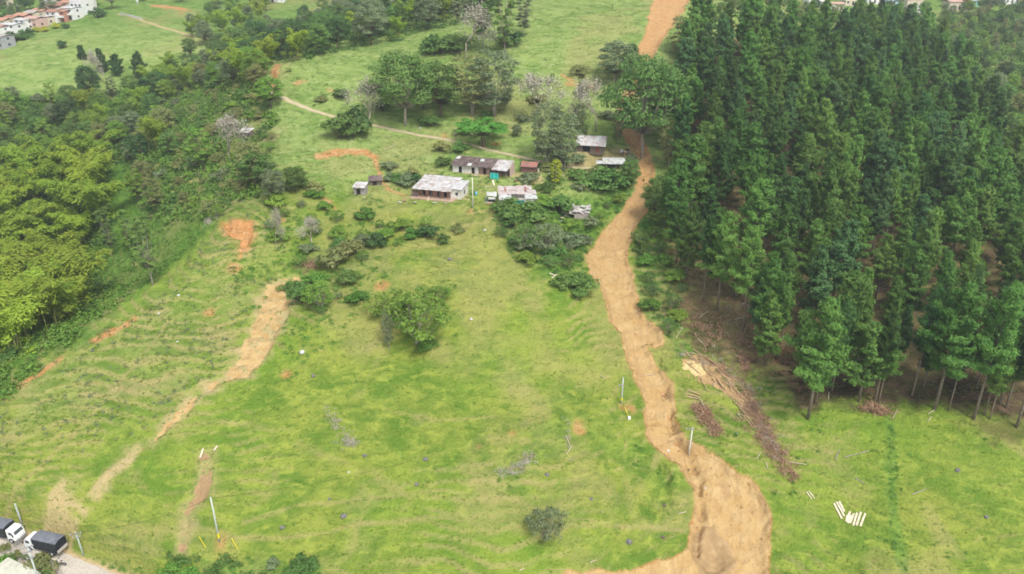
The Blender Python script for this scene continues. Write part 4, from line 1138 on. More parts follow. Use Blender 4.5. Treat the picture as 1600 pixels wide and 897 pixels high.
scatter('dark_undergrowth', [mini(410 + i, 1.4, 60, .28, .8) for i in range(4)], 'mid', many([
 (UP + [], .07, .9, 1.8, None, 13), (BAM, .1, .9, 1.8, None, 14), (BEH, .05, .8, 2, None, 15), (RV, .06, .9, 2.2, None, 16),
 (W([(770,345),(800,322),(860,318),(930,318),(985,270),(990,310),(945,350),(925,390),(915,450),(870,440),(830,410),(800,400),(780,370)]), .32, .35, 1.0, (4, -.25), 17),
 (W([(1010,340),(990,380),(995,440),(1015,500),(1040,530),(1065,545),(1060,470),(1055,430),(1040,330)]), .30, .35, .8, (4, -.2), 18),
 (W([(225,868),(300,866),(430,872),(500,880),(505,905),(300,925),(180,905)]), .55, .35, 1.0, (3, -.1), 19)]), 'darker leafy undergrowth along gullies and wood edges')
scatter('bright_weeds', [mini(420 + i, 1.0, 44, .22, .55) for i in range(5)], 'weed', many([
 (W([(770,345),(800,322),(860,318),(930,318),(985,270),(990,310),(945,350),(925,390),(918,460),(870,440),(830,410),(800,400),(780,370)]), .5, .35, 1.0, (4, -.3), 22),
 (W([(1010,340),(990,380),(995,440),(1015,500),(1040,530),(1070,560),(1150,610),(1240,640),(1230,600),(1130,570),(1070,520),(1050,430),(1040,330)]), .4, .3, .8, (4, -.25), 23),
 (W([(430,330),(600,340),(700,350),(600,420),(560,450),(500,520),(465,540),(480,430),(380,500),(360,420),(400,340)]), .5, .35, 1.05, (4, -.1), 24),
 (W([(455,460),(560,420),(640,400),(580,470),(500,560),(440,600),(440,540)]), .5, .3, .8, (3, .0), 32), (SLIDE, .5, .2, .45, (2, .0), 33), (SCRAPE, .5, .2, .4, (2, .0), 38), (SCAR, .3, .2, .4, (2, .1), 39),
 (W([(770,770),(800,700),(850,655),(900,645),(1010,700),(1060,740),(1050,755),(960,715),(880,690),(820,750)]), .35, .3, .7, (3, .05), 25),
 (W([(1100,640),(1240,640),(1480,645),(1600,690),(1600,900),(1230,900)]), .12, .3, .75, (5, .12), 26),
 (W([(1386,665),(1398,665),(1404,780),(1420,897),(1408,897),(1390,780)]), .9, .3, .6, None, 27),
 (W([(225,866),(300,864),(430,870),(500,878),(505,905),(300,925),(160,900)]), .6, .3, .9, (3, -.2), 28),
 (W([(110,848),(230,870),(230,890),(160,880),(105,862)]), .9, .3, .8, None, 34), (W([(620,240),(700,250),(700,300),(640,330),(560,330),(540,300)]), .22, .3, .9, (3, .0), 35),
 (W([(700,275),(860,280),(1000,255),(985,310),(860,340),(740,335)]), .35, .3, 1.0, (3, -.1), 36), (W([(700,228),(860,240),(900,240),(890,222),(760,215)]), .2, .3, .9, (3, .0), 37),
 (W([(420,120),(620,130),(560,185),(480,165)]), .08, .3, .9, (3, .1), 29),
 (W([(650,440),(720,440),(720,540),(590,540),(480,540),(560,480)]), .12, .3, .8, (4, .1), 30),
 (W([(600,640),(480,600),(470,540),(590,560)]), .05, .3, .7, (4, .1), 31)]), 'bright leafy weeds in patches on the pasture and gully banks')
tus = lips(free(*fill(VIEW, 3.4, .45, 1.0, None, 40)))
scatter('grass', [blades(430 + i) for i in range(8)], 'turf', tus, 'short pasture grass tufts over the open slope')
tus = lips(free(*fill([(-70,190),(120,190),(120,330),(-70,330)], 1.6, .6, 1.3, None, 41)))
scatter('grass', [blades(440 + i) for i in range(6)], 'drygrass', tus, 'coarser dull grass tufts on the upper hill')
tus = many([(VIEW, .05, .25, .6, (5, .15), 49)])
scatter('weeds', [mini(480 + i, .7, 20, .18, .5) for i in range(5)], 'weed', tus, 'small darker weeds dotted over the pasture')
tus = free(*fill(W([(0,610),(120,545),(250,450),(330,365),(430,320),(450,420),(400,470),(350,580),(250,660),(0,760)]), 1.2, .5, 1.3, (3, -.05), 42))
tus_b = tus[::2]; tus = tus[1::2]
scatter('bracken', [mini(450 + i, .55, 14, .16, .7) for i in range(5)], 'grey', tus, 'rough grey green bracken on the spur above the ravine')
scatter('scrub_grass', [mini(456 + i, .55, 14, .16, .7) for i in range(4)], 'turf', tus_b, 'yellowish rank grass on the spur above the ravine')
def brushline(pts, w, n, seed, smin=.5, smax=1.1):
    r = np.random.default_rng(seed); p = np.array(W(pts)); t = r.uniform(0, len(p) - 1, n)
    return list(zip(np.interp(t, range(len(p)), p[:, 0]) + r.normal(0, w, n), np.interp(t, range(len(p)), p[:, 1]) + r.normal(0, w, n), r.uniform(smin, smax, n)))
def twiggy(seed, n=26, w=1.0):
    r = np.random.default_rng(seed); L = Leaves()
    c = r.normal(0, .5 * w, (n, 3)); c[:, 2] = abs(c[:, 2]) * .7
    L.add(cards(c, r.normal(0, .5, (n, 3)) + np.array([0, 0, .6]), .55, .09, r, .3)); return L, None
scatter('slash_debris', [twiggy(460 + i) for i in range(6)], 'brown', brushline([(1100,560),(1130,580),(1162,605)], .8, 90, 50, .4, .8) + brushline([(1165,612),(1178,640),(1195,680),(1215,712),(1240,748)], .85, 300, 56, .4, 1.0) + brushline([(1172,640),(1200,690)], 1.8, 120, 57, .4, .8) +
        brushline([(1088,632),(1104,655),(1118,682)], .6, 150, 51) + brushline([(1352,634),(1382,640)], .6, 40, 52, .8, 1.4) + brushline([(1060,480),(1110,500),(1180,545),(1250,560)], 3.0, 260, 53, .5, 1.0) +
        brushline([(1163,560),(1164,580)], .4, 40, 54, .6, 1.2) + brushline([(488,412),(482,420)], .8, 40, 55), 'reddish brown cut pine branches strewn along the felling line')
scatter('bleached_debris', [twiggy(470 + i, 18) for i in range(5)], 'twig', brushline([(1075,556),(1120,572),(1160,600),(1178,635),(1195,680),(1215,715)], 1.0, 90, 60, .4, .9) +
        brushline([(510,640),(540,680),(553,695)], .6, 70, 61, .35, .8) + brushline([(775,745),(810,725),(832,700)], .6, 80, 62, .35, .8) + brushline([(1200,670),(1205,720)], .5, 25, 63, .4, .8) +
        brushline([(322,325),(330,352)], .9, 60, 64, .5, 1.1) + brushline([(885,655),(892,715)], .3, 20, 65, .3, .6) + brushline([(1240,450),(1120,500)], 4, 60, 66, .4, .9), 'bleached grey twigs and stalks lying in the grass')

# ------------------------------------------------------------------ materials of built things
TIN = m_sheet('grey_tin', (.56, .55, .54), (.72, .72, .71), (.42, .33, .28))
TIN_DARK = m_sheet('rusty_dark_tin', (.17, .13, .12), (.25, .20, .19), (.12, .08, .07))
TIN_PALE = m_sheet('pale_tin', (.62, .66, .64), (.72, .74, .72), (.45, .42, .38))
TIN_RED = m_sheet('red_tin', (.40, .15, .11), (.50, .24, .19), (.30, .22, .2))
TIN_PINK = m_sheet('faded_pink_tin', (.50, .36, .33), (.58, .50, .46), (.66, .64, .62))
PLASTER = m_plain('white_plaster', (.68, .66, .61), (.50, .46, .40), 1.2, bump=.02)
BRICK = m_plain('pink_brick', (.42, .24, .18), (.33, .17, .12), 5, bump=.02)
WOOD = m_plain('weathered_wood', (.24, .20, .16), (.13, .10, .08), 6, bump=.02)
PLANK = m_plain('fresh_sawn_wood', (.66, .60, .47), (.52, .44, .30), 3)
LOG = m_plain('peeled_log', (.50, .37, .22), (.34, .235, .13), 3)
LOG_GREY = m_plain('weathered_log', (.36, .33, .30), (.24, .21, .18), 3)
DARK = m_plain('dark_opening', (.018, .017, .016), (.03, .028, .025), 2)  # near-black: painted shade inside openings and doorways, also plain black boards
GLASS = m_plain('window_glass', (.05, .06, .07), (.09, .10, .11), 2, .15)
TURQ = m_plain('turquoise_tarp', (.05, .50, .42), (.04, .38, .34), 2, .5)
TEAL = m_plain('teal_tarp', (.02, .22, .20), (.02, .15, .14), 2, .5)
BLUE = m_plain('blue_tarp', (.14, .38, .58), (.20, .48, .66), 2, .5)
CONC = m_plain('concrete', (.50, .51, .48), (.40, .41, .38), 2)
ROCK = m_plain('grey_rock', (.20, .195, .18), (.11, .105, .095), 2, bump=.05)
YELLOW = m_plain('yellow_guard', (.75, .62, .03), (.65, .52, .03), 3)
WHITE_PAINT = m_plain('white_cab_paint', (.78, .78, .77), (.70, .70, .68), 2, .35)
TARP = m_plain('black_tarp', (.022, .025, .028), (.04, .043, .047), 1.5, .6, bump=.03)
TARP_TOP = m_plain('grey_tarp', (.12, .13, .15), (.17, .18, .20), 1.2, .7, bump=.03)
RUBBER = m_plain('rubber', (.02, .02, .02), (.035, .033, .03), 3, .8)
STEEL = m_plain('steel', (.30, .31, .32), (.2, .2, .2), 3, .5)
TILE = {k: m_plain('roof_tiles_' + k, c, tuple(v * .72 for v in c), 1.0, bump=.04) for k, c in dict(orange=(.50, .27, .18), rust=(.38, .20, .14), pink=(.52, .34, .28), grey=(.42, .38, .35), tin=(.56, .56, .55)).items()}
PAINT = {k: m_plain('wall_' + k, c, tuple(v * .85 for v in c), .8) for k, c in dict(white=(.74, .73, .71), cream=(.62, .54, .42), brick=(.44, .22, .16), grey=(.36, .36, .37), pink=(.58, .40, .34), blue=(.40, .58, .66), green=(.25, .52, .42)).items()}

# ------------------------------------------------------------------ farm buildings
def sheets(mb, x0, x1, y0, y1, z0, z1, seed, miss=0.0, wild=.02, sw=.95, th=.03, pick=None):
    """roof slope of overlapping metal sheets from the low edge (y0, z0) to the high edge (y1, z1)"""
    r = random.Random(seed); n = max(1, round((x1 - x0) / sw)); sw = (x1 - x0) / n; ln = math.hypot(y1 - y0, z1 - z0); ang = math.atan2(z1 - z0, y1 - y0)
    rows = max(1, round(abs(ln) / 2.3))
    for i in range(n):
        for j in range(rows):
            if r.random() < miss: continue
            t = (j + .5) / rows
            if pick and not pick(i / n, t): continue
            mb.box((x0 + (i + .5) * sw, y0 + (y1 - y0) * t + r.uniform(-1, 1) * wild * 3, z0 + (z1 - z0) * t + .02 * ((i % 2) + .5 * (j % 2)) + r.uniform(0, wild)), (sw * 1.04, ln / rows * 1.07, th), r.uniform(-1, 1) * wild, ang + r.uniform(-1, 1) * wild)
def wallbox(mb, x0, x1, y0, y1, h, th=.15):
    mb.box(((x0 + x1) / 2, y0, h / 2 - .3), (x1 - x0, th, h + .6)); mb.box(((x0 + x1) / 2, y1, h / 2 - .3), (x1 - x0, th, h + .6))
    mb.box((x0, (y0 + y1) / 2, h / 2 - .3), (th, y1 - y0 - th - .01, h + .6)); mb.box((x1, (y0 + y1) / 2, h / 2 - .3), (th, y1 - y0 - th - .01, h + .6))
def site(name, key, label, cat='building'):
    x, y, z, rz = SITE[key]; return thing(name, label, cat, (x, y, z), rz)
def bx(c, d, **k):
    m = MB(); m.box(c, d, **k); return m

t = site('farmhouse', 'farmhouse', 'brick farmhouse with broad light grey corrugated roof and open front')
m = MB(); wallbox(m, -5.4, 3.6, -2.4, 4.2, 2.5); m.build('wall', BRICK, t)
m = MB(); wallbox(m, 3.8, 6.6, -2.9, 3.0, 2.6); m.build('side_wall', PLASTER, t)['label'] = 'white plastered end room'
m = MB(); sheets(m, -6.3, 4.4, -4.7, 4.9, 2.35, 3.35, 1, 0, .03); m.build('roof', TIN, t)
m = MB(); sheets(m, 3.7, 7.0, -3.3, 3.4, 2.72, 3.15, 2, 0, .03); m.build('side_roof', m_sheet('white_tin', (.62, .62, .61), (.70, .70, .70), (.52, .50, .48)), t)
for x in (-6.0, -3.4, -1.0, 1.4, 4.0): bx((x, -4.4, 1.15), (.13, .13, 2.4)).build('post', WOOD, t)
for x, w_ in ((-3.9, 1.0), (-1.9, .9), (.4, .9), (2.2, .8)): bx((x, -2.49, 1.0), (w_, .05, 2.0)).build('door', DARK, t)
bx((5.5, -2.99, 1.4), (.7, .05, .8)).build('window', GLASS, t); bx((6.69, -.3, 1.3), (.05, .8, 1.2)).build('window', GLASS, t)
bx((-5.6, -4.2, .9), (1.6, .08, 1.9)).build('porch_shade_sheet', TIN_DARK, t)  # dark sheet stands in for the grey shade at the porch's left end
bx((-.6, -4.0, .02), (12, 3.6, .25)).build('porch_slab', m_plain('earth_floor', (.42, .30, .22), (.36, .25, .18), 1.5), t)

t = site('shack', 'shack', 'long low shack with patched dark rusty roof and white walls below the track')
m = MB(); wallbox(m, -8.6, -1.2, -2.3, 2.4, 2.1); m.build('wall', PLASTER, t)
m = MB(); wallbox(m, -1.0, 3.4, -2.0, 2.4, 2.0); m.build('timber_wall', m_plain('old_boards', (.36, .27, .22), (.22, .14, .11), 3), t)
m = MB(); sheets(m, -9.0, 3.6, -3.0, 3.0, 2.2, 3.1, 3, .02, .05); m.build('roof', TIN_DARK, t)
m = MB(); sheets(m, 3.2, 7.6, -4.3, 2.6, 2.15, 3.15, 4, 0, .05); m.build('grey_roof', TIN, t)['label'] = 'newer grey roof sheets at the right end'
for k_, (x, y, z) in enumerate(((-8.3, 1.6, 3.04), (-3.6, -2.4, 2.52), (-1.0, 1.0, 3.02))): bx((x, y, z), (1.1, 1.7, .04), rx=.149, rz=.1 * k_).build('roof_patch', TIN_PALE, t)
for x in (3.4, 5.5, 7.3): bx((x, -4.0, .95), (.13, .13, 2.1)).build('post', WOOD, t)
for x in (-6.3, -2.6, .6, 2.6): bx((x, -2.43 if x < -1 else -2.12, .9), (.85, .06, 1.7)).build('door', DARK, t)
bx((5.4, -.5, .8), (4.0, .1, 1.9)).build('back_wall', WOOD, t)
m = MB(); m.poly([(8.0, -2.6, 0), (8.1, 1.5, 0), (8.0, 1.3, 3.0), (7.9, -.6, 3.3), (7.9, -2.4, 2.6)], .12); m.build('gable_wall', m_plain('faded_boards', (.5, .40, .34), (.34, .24, .2), 2), t)
x_, y_, z_, r_ = SITE['shack']
def loc(key, lx, ly):
    x, y, z, r = SITE[key]; X = x + lx * math.cos(r) - ly * math.sin(r); Y = y + lx * math.sin(r) + ly * math.cos(r); return X, Y
X, Y = loc('shack', 4.3, -5.0); tp = thing('hanging_tarp', 'turquoise plastic tarp hung under the grey roof end of the long shack', 'tarp', (X, Y, h1(X, Y)), r_)
n_ = 10; V = [(-1.1 + 2.2 * i / n_, .12 * math.sin(i * 1.3), .15 + (1.75 - .15 * (i % 3 == 0)) * j) for j in (0, 1) for i in range(n_ + 1)]
V += [(v[0], v[1] + .03, v[2]) for v in V]; k_ = 2 * (n_ + 1)
link('sheet', (lambda me: (me.materials.append(TURQ), me)[1])((lambda me: (me.from_pydata(V, [], [(i, i + 1, i + n_ + 2, i + n_ + 1) for i in range(n_)] + [(k_ + i, k_ + i + n_ + 1, k_ + i + n_ + 2, k_ + i + 1) for i in range(n_)]), me)[1])(bpy.data.meshes.new('sheet'))), tp)
m = MB(); m.tube([(-1.2, 0, 0), (-1.2, 0, 2.0)], .04); m.tube([(1.2, 0, 0), (1.2, 0, 2.0)], .04); m.build('pole', WOOD, tp)

t = site('storage_shed', 'red_shed', 'small open shed with faded red tin roof at the end of the long shack')
m = MB(); sheets(m, -2.3, 2.3, -1.6, 1.6, 1.8, 2.3, 5, 0, .04); m.build('roof', TIN_RED, t)
m = MB(); wallbox(m, -2.0, 2.0, -1.2, 1.3, 1.7); m.build('wall', m_plain('brown_boards', (.20, .11, .09), (.13, .07, .06), 3), t)
bx((2.6, -.3, .5), (.35, .35, 1.0)).build('barrel', m_plain('drum', (.5, .48, .45), (.4, .38, .35), 2), t)

t = site('ruined_house', 'ruin', 'ruined house with stripped pinkish roof sheets and white broken walls')
m = MB(); wallbox(m, -4.6, 4.6, -3.4, 3.2, 1.9); m.build('wall', PLASTER, t)
m = MB(); sheets(m, -4.9, 4.9, -1.0, 3.6, 2.1, 2.9, 6, .12, .08); m.build('roof', TIN_PINK, t)
m = MB(); sheets(m, -4.9, -1.6, -3.8, -.9, 1.75, 2.1, 7, 0, .07); m.build('front_roof', TIN_PALE, t); m = MB(); sheets(m, 1.8, 4.9, -3.9, -.9, 1.7, 2.1, 8, 0, .1); m.build('front_roof', TIN_PALE, t)
for k_ in range(9): bx((-1.4 + k_ * .38, -2.6 + random.uniform(-.4, .4), 2.0 + random.uniform(-.1, .1)), (.09, 2.8, .09), rz=random.uniform(-.25, .25), rx=.1).build('rafter', LOG_GREY, t)
bx((-3.0, 1.6, 2.8), (.5, 2.2, .05), rx=.17).build('rust_patch', TIN_RED, t); bx((2.3, 1.4, 2.82), (.5, 2.4, .05), rx=.17).build('rust_patch', TIN_RED, t)
bx((-.2, -3.7, .75), (3.6, .06, 1.3)).build('tarp_wall', TEAL, t)['label'] = 'dark teal tarp across the front'

t = site('barn', 'barn', 'wooden barn with pitched light grey corrugated roof beside the mudslide')
m = MB(); sheets(m, -4.3, 4.3, -3.6, 0, 2.1, 4.1, 9, 0, .03); m.build('front_roof', TIN, t)
m = MB(); sheets(m, -4.3, 4.3, 3.4, 0, 2.2, 4.12, 10, 0, .03); m.build('back_roof', TIN, t)
m = MB(); wallbox(m, -3.8, 3.7, -2.6, 2.7, 2.2); m.build('wall', WOOD, t)
m = MB(); m.poly([(3.8, -2.6, 2.2), (3.8, 2.7, 2.2), (3.8, 0, 3.9)], .1); m.build('gable', DARK, t)  # near-black panel paints the shade inside the open gable
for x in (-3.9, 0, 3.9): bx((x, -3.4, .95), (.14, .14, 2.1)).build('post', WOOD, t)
bx((-1.2, -2.7, .9), (2.2, .05, 1.5)).build('opening', DARK, t); bx((2.0, -2.7, .9), (1.0, .05, 1.8)).build('door', m_plain('red_brown_boards', (.28, .10, .07), (.2, .08, .06), 3), t)  # black slab on the wall paints the shade of an opening

t = site('animal_shelter', 'lean_to', 'open shelter under a flat pale tin roof behind green bushes')
m = MB(); sheets(m, -4.4, 3.9, -2.4, 1.9, 1.75, 2.35, 11, 0, .03, pick=lambda a, b: not (a < .2 and b > .5)); m.build('roof', TIN_PALE, t)
for x in (-4.1, -1.4, 1.2, 3.6):
    bx((x, -2.2, .8), (.12, .12, 1.8)).build('post', WOOD, t)
m = MB(); m.box((0, 1.5, .9), (7.6, .1, 2.2)); m.build('back_wall', WOOD, t); bx((-.5, -2.0, 1.0), (3.0, .05, 1.4)).build('opening', DARK, t)  # black slab stands in for the shade under the open roof

def heap(name, key, label, n, w, d, hh, mats, cat='rubble', seed=1, part='board'):
    t = site(name, key, label, cat); r = random.Random(seed)
    for mk, mt in enumerate(mats):
        m = MB()
        for i in range(n):
            m.box((r.uniform(-w, w), r.uniform(-d, d), r.uniform(.15, hh)), (r.uniform(.6, 1.9), r.uniform(.2, .8), .06), r.uniform(0, 3.1), r.uniform(-.5, .5), r.uniform(-.5, .5))
        m.build(('sheet', 'board', 'beam')[mk % 3], mt, t)
    return t
heap('wrecked_hut', 'wreck', 'heap of white sheets and black boards of a wrecked hut at the mud edge', 7, 1.5, 1.2, 1.6, (TIN_PALE, DARK, LOG), 'rubble', 3)
t = site('collapsed_hut', 'collapsed', 'collapsed hut with crumpled grey tin roof and splintered boards')
m = MB(); r = random.Random(5)
for i in range(5):
    for j in range(3): m.box((-2.2 + i * 1.05 + r.uniform(-.2, .2), -1.4 + j * 1.3, 1.75 + .35 * math.sin(i * 1.7 + j) + .25 * j - .12 * abs(i - 2)), (1.35, 1.6, .05), r.uniform(-.35, .35), r.uniform(-.25, .4), r.uniform(-.35, .35))
m.build('roof', m_sheet('crumpled_tin', (.52, .50, .48), (.64, .62, .60), (.40, .33, .29)), t)
m = MB(); m.box((.3, -2.1, .75), (3.4, .12, 1.3)); m.box((.3, 1.6, .75), (3.6, .12, 1.6)); m.box((2.2, -.3, .75), (.12, 3.4, 1.5)); m.build('wall', m_plain('grey_boards', (.42, .37, .33), (.28, .23, .2), 4), t)
bx((-1.4, -1.8, .6), (.9, .05, 1.1)).build('opening', DARK, t)  # black slab paints the shade of a gap in the wall
for k_ in range(9): bx((-3.3 + r.uniform(-.8, .8), -.8 + r.uniform(-1, 1), .5 + r.uniform(0, .6)), (2.2, .09, .06), rz=r.uniform(-.5, .5), ry=r.uniform(-.4, .4)).build('beam', LOG_GREY, t)

def small_hut(key, label, w, d, hgt, wallm, roofm, dark=True, name='hut'):
    t = site(name, key, label)
    m = MB(); wallbox(m, -w / 2 + .2, w / 2 - .2, -d / 2 + .3, d / 2 - .2, hgt); m.build('wall', wallm, t)
    m = MB(); sheets(m, -w / 2, w / 2, -d / 2 - .2, d / 2 + .1, hgt + .1, hgt + .7, 12, 0, .04); m.build('roof', roofm, t)
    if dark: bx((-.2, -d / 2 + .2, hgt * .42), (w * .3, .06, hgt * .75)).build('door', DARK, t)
    return t
small_hut('hut', 'tiny grey hut with sloping tin roof alone on the grass, left of the farmhouse', 3.4, 2.8, 1.9, m_plain('grey_planks', (.34, .32, .30), (.25, .23, .21), 3), TIN)
small_hut('hut_b', 'low dark shelter on the clay crack uphill of the tiny grey hut', 3.6, 2.4, 1.3, WOOD, TIN_DARK)
small_hut('scrub_hut', 'grey tin hut half hidden among scrub beside a leafless tree', 3.8, 3.0, 2.0, WOOD, TIN)

t = site('market_stall', 'stall', 'little stand with white sheets and light blue tarp between farmhouse and ruin', 'stand')
m = MB(); sheets(m, -1.1, 1.5, -.6, 1.9, 1.7, 2.0, 13, 0, .08); m.build('roof', TIN_PALE, t)
bx((-1.2, -.3, .8), (.06, 2.0, 1.5)).build('tarp', BLUE, t); bx((.3, -.7, 1.1), (1.8, .06, .5)).build('board', m_plain('white_board', (.7, .72, .72), (.6, .62, .62), 2), t)
bx((.2, -.65, .4), (1.9, .5, .7)).build('counter', DARK, t)
for x in (-1.0, 1.4): bx((x, -.5, .8), (.09, .09, 1.7)).build('post', WOOD, t)

def seg(px0, py0, px1, py1, wd, th, mat, name, label, cat, group=None, lift=0.0):
    """a plank or log lying on the slope between two ground points"""
    a = G(px0, py0); b = G(px1, py1); A = Vector(a[:3]); B = Vector(b[:3]); c = (A + B) / 2; v = B - A
    up = Vector((0, 0, 1)); q = v.to_track_quat('X', 'Z')
    m = MB()
    if th: m.box((0, 0, 0), (v.length, wd, th))
    else:
        L = v.length / 2; m.tube([(-L, 0, 0), (-L * .3, .02, .02), (L * .4, -.02, 0), (L, 0, 0)], [wd, wd * .95, wd * .85, wd * .7], 8)
    zz = max(c.z, h1(c.x, c.y)) + (th or wd) * .6 + lift
    o = m.build(name, mat); o.location = (c.x, c.y, zz); o.rotation_mode = 'QUATERNION'; o.rotation_quaternion = q
    return tag(o, label, cat, group)
for s_ in ((1303,787,1315,811),(1307,785,1319,807),(1311,784,1319,800)): seg(*s_, .34, .12, PLANK, 'plank', 'white plank in the slanting bunch of the sawn timber on the grass', 'plank', 'slanting white planks', .03)
for s_ in ((1328,800,1322,816),(1329,805,1325,818),(1334,803,1328,818),(1339,802,1333,822),(1345,801,1338,822),(1352,803,1344,823),(1324,806,1322,815)): seg(*s_, .34, .12, PLANK, 'plank', 'white plank in the upright fan of the sawn timber on the grass', 'plank', 'fanned white planks', .03)
for s_ in ((1260,769,1268,780),(1264,768,1273,779)): seg(*s_, .16, .1, PLANK, 'plank', 'short pale plank of the pair uphill of the white timber', 'plank', 'pair of short planks')
STICK = m_plain('bleached_wood', (.55, .48, .36), (.40, .33, .23), 3)
DEB = [(1070,550,1098,575),(1085,560,1112,590),(1105,562,1140,590),(1112,566,1138,578),(1120,580,1150,608),(1130,585,1160,622),(1100,578,1118,600),(1094,590,1106,612),(1118,590,1142,622),(1140,600,1164,625),(1150,630,1182,670),(1160,650,1186,680),(1075,570,1095,586)]
_r = random.Random(77)
for _ in range(26):
    t_ = _r.random(); x_ = 1078 + 110 * t_ + _r.uniform(-14, 14); y_ = 560 + 95 * t_ ** 1.3 + _r.uniform(-12, 10); a_ = _r.gauss(.75, .35); l_ = _r.uniform(8, 19)
    DEB.append((x_ - l_ * math.cos(a_), y_ - l_ * math.sin(a_), x_ + l_ * math.cos(a_), y_ + l_ * math.sin(a_)))
for s_ in DEB: seg(*s_, .09, None, LOG, 'log', 'peeled yellow pine pole in the long felled heap', 'log', 'poles of the felled heap', .12)
for s_ in ((1074,610,1096,618),(1071,615,1094,622),(1073,620,1092,624)): seg(*s_, .15, None, LOG, 'log', 'yellow pole in the small stack below the felled heap', 'log', 'small stack of poles')
SOLO = [(1094,625,1104,645,'log','white thin pole leaning out of the small stack'),(1115,605,1118,596,'log','short white pole standing out of the felled heap'),(1170,640,1172,634,'log','white stub above the brush of the felled heap'),
 (1185,655,1220,710,'log','longest thin grey trunk along the tail of the felled heap'),(1152,648,1160,656,'log','white stick in the grass below the felled heap'),(1183,718,1188,708,'log','white stick of the splayed sticks at the heap tail'),
 (1196,726,1200,736,'log','pale forked branch below the heap tail'),(1228,722,1260,727,'log','curved pale branch on the grass right of the heap'),(1319,717,1357,707,'log','long weathered grey log alone on the right pasture'),
 (1305,720,1311,704,'log','thin pale pole standing in grass beside the long grey log'),(1336,748,1350,757,'log','short pale log under the long grey one'),(1425,774,1447,765,'log','grey log beside the bare shrub on the right pasture'),
 (1056,530,1066,512,'log','pale pole in the reddish clearing, nearest the mudslide'),(1092,498,1106,487,'log','long pale pole high in the reddish clearing'),(1090,530,1103,543,'log','pale log on the grass under the reddish clearing'),
 (1056,508,1067,515,'log','short pole crossing another at the mud side of the clearing'),(1060,495,1068,500,'log','short white pole at the top of the clearing'),(1148,500,1165,496,'log','pole under the first pines of the clearing'),
 (1162,522,1168,508,'log','pole leaning in the clearing under long stemmed pines'),(1450,648,1462,640,'log','pale log lying under the lit front row'),(1455,652,1449,660,'log','short log beneath the lit front row'),
 (858,428,868,432,'log','white broken board on the gully edge, upper piece'),(862,436,870,430,'log','white broken board on the gully edge, lower piece'),(1072,801,1060,804,'log','white stick at the edge of the lower mud'),
 (893,700,885,712,'log','pale leaning branch on the slope right of the hollow'),(884,682,892,700,'log','pale broken branch above the leaning one'),(922,880,932,876,'log','pale rail piece near the bottom grass'),
 (812,893,820,888,'log','white rail piece at the bottom edge of the pasture'),(938,588,945,592,'log','white stick fallen beside the light pole'),(1008,587,1024,586,'log','pale pole lying across the mud stream'),
 (600,235,618,228,'log','thin pale pole beside the shack bank'),(1395,655,1402,640,'log','pale pole leaning under the dark narrow pine'),(1294,626,1295,614,'log','white splintered stub among the front pines'),
 (318,702,313,716,'log','white board standing at the head of the brown scrape'),(340,698,334,706,'log','second white board right of the brown scrape head'),
 (668,316,672,305,'log','white board leaning before the farmhouse porch'),(700,318,712,310,'log','thin white pole leaning before the farmhouse'),(756,317,770,317,'log','cream plank before the little stand'),(757,293,768,293,'log','cream plank above the little stand'),(770,283,772,292,'log','white sheet lying uphill of the little stand')]
for a in SOLO:
    big = 'board' in a[5] or 'plank' in a[5] or 'sheet' in a[5]
    seg(*a[:4], .45 if 'sheet' in a[5] else .3 if big else .075, .08 if big else None, LOG_GREY if 'grey' in a[5] or 'weathered' in a[5] else PLANK if big else STICK, 'sheet_board' if 'sheet' in a[5] else 'board' if big else 'log', a[5], 'board' if big else 'log', None, .12)

# ------------------------------------------------------------------ stones
def rock_mesh(seed):
    import bmesh
    bm = bmesh.new(); bmesh.ops.create_icosphere(bm, subdivisions=2, radius=1)
    r = random.Random(seed); o = [r.uniform(0, 50) for _ in range(3)]
    from mathutils import noise as mn
    for v in bm.verts:
        n = mn.noise(v.co * 1.3 + Vector(o)) * .45 + mn.noise(v.co * 3 + Vector(o)) * .15
        v.co *= 1 + n; v.co.z *= .7
    me = bpy.data.meshes.new('boulder'); bm.to_mesh(me); bm.free(); me.materials.append(ROCK); return me
RM = [rock_mesh(i) for i in range(4)]
ROCKS = [(703,406,.75,'grey boulder on the pasture spur above the ragged trees'),(736,499,.55,'grey boulder right of the tree with white limb'),(537,807,.75,'grey boulder low on the pasture, larger of two'),(441,825,.6,'grey boulder low on the pasture near the light pole'),
 (472,551,.8,'pale boulder beside the brown bare strip'),(757,360,.5,'white stone on the ridge under the farm pole'),(545,422,.4,'grey stone in the upper left pasture'),(490,588,.6,'grey stone above the dead branch line'),(855,742,.5,'bluish stone among weeds in the hollow'),
 (983,847,.8,'dark stone near the bottom of the pasture'),(1036,840,.6,'dark stone beside the mud foot'),(1038,790,.6,'grey stone left of the mud edge above the dark one'),(279,462,.45,'white stone on the left spur'),(248,490,.35,'small white stone left of the white one on the spur'),
 (277,534,.3,'small white stone in the bracken of the spur'),(145,548,.5,'grey stone at the edge over the ravine'),(1044,705,.45,'white stone lying in the mudslide'),(1102,763,.35,'white stone in the lower mud'),(1151,678,.4,'grey stone in the grass under the heap'),
 (1496,735,.6,'dark stone on the right pasture'),(1541,808,.5,'dark stone low on the right pasture'),(1075,735,.5,'brown stone in the mud channel'),(1035,620,.5,'stone in the upper mud channel'),(570,712,.5,'grey stone in the middle of the pasture'),(665,718,.6,'flat grey stone in the middle of the pasture'),
 (651,757,.55,'flat stone in short grass right of the two boulders'),(545,738,.3,'small white stone in the lower pasture'),(515,780,.4,'dark stone uphill of the larger boulder'),(924,780,.45,'bluish stone in the lower pasture'),(510,326,.5,'white stone above the small leafless tree')]
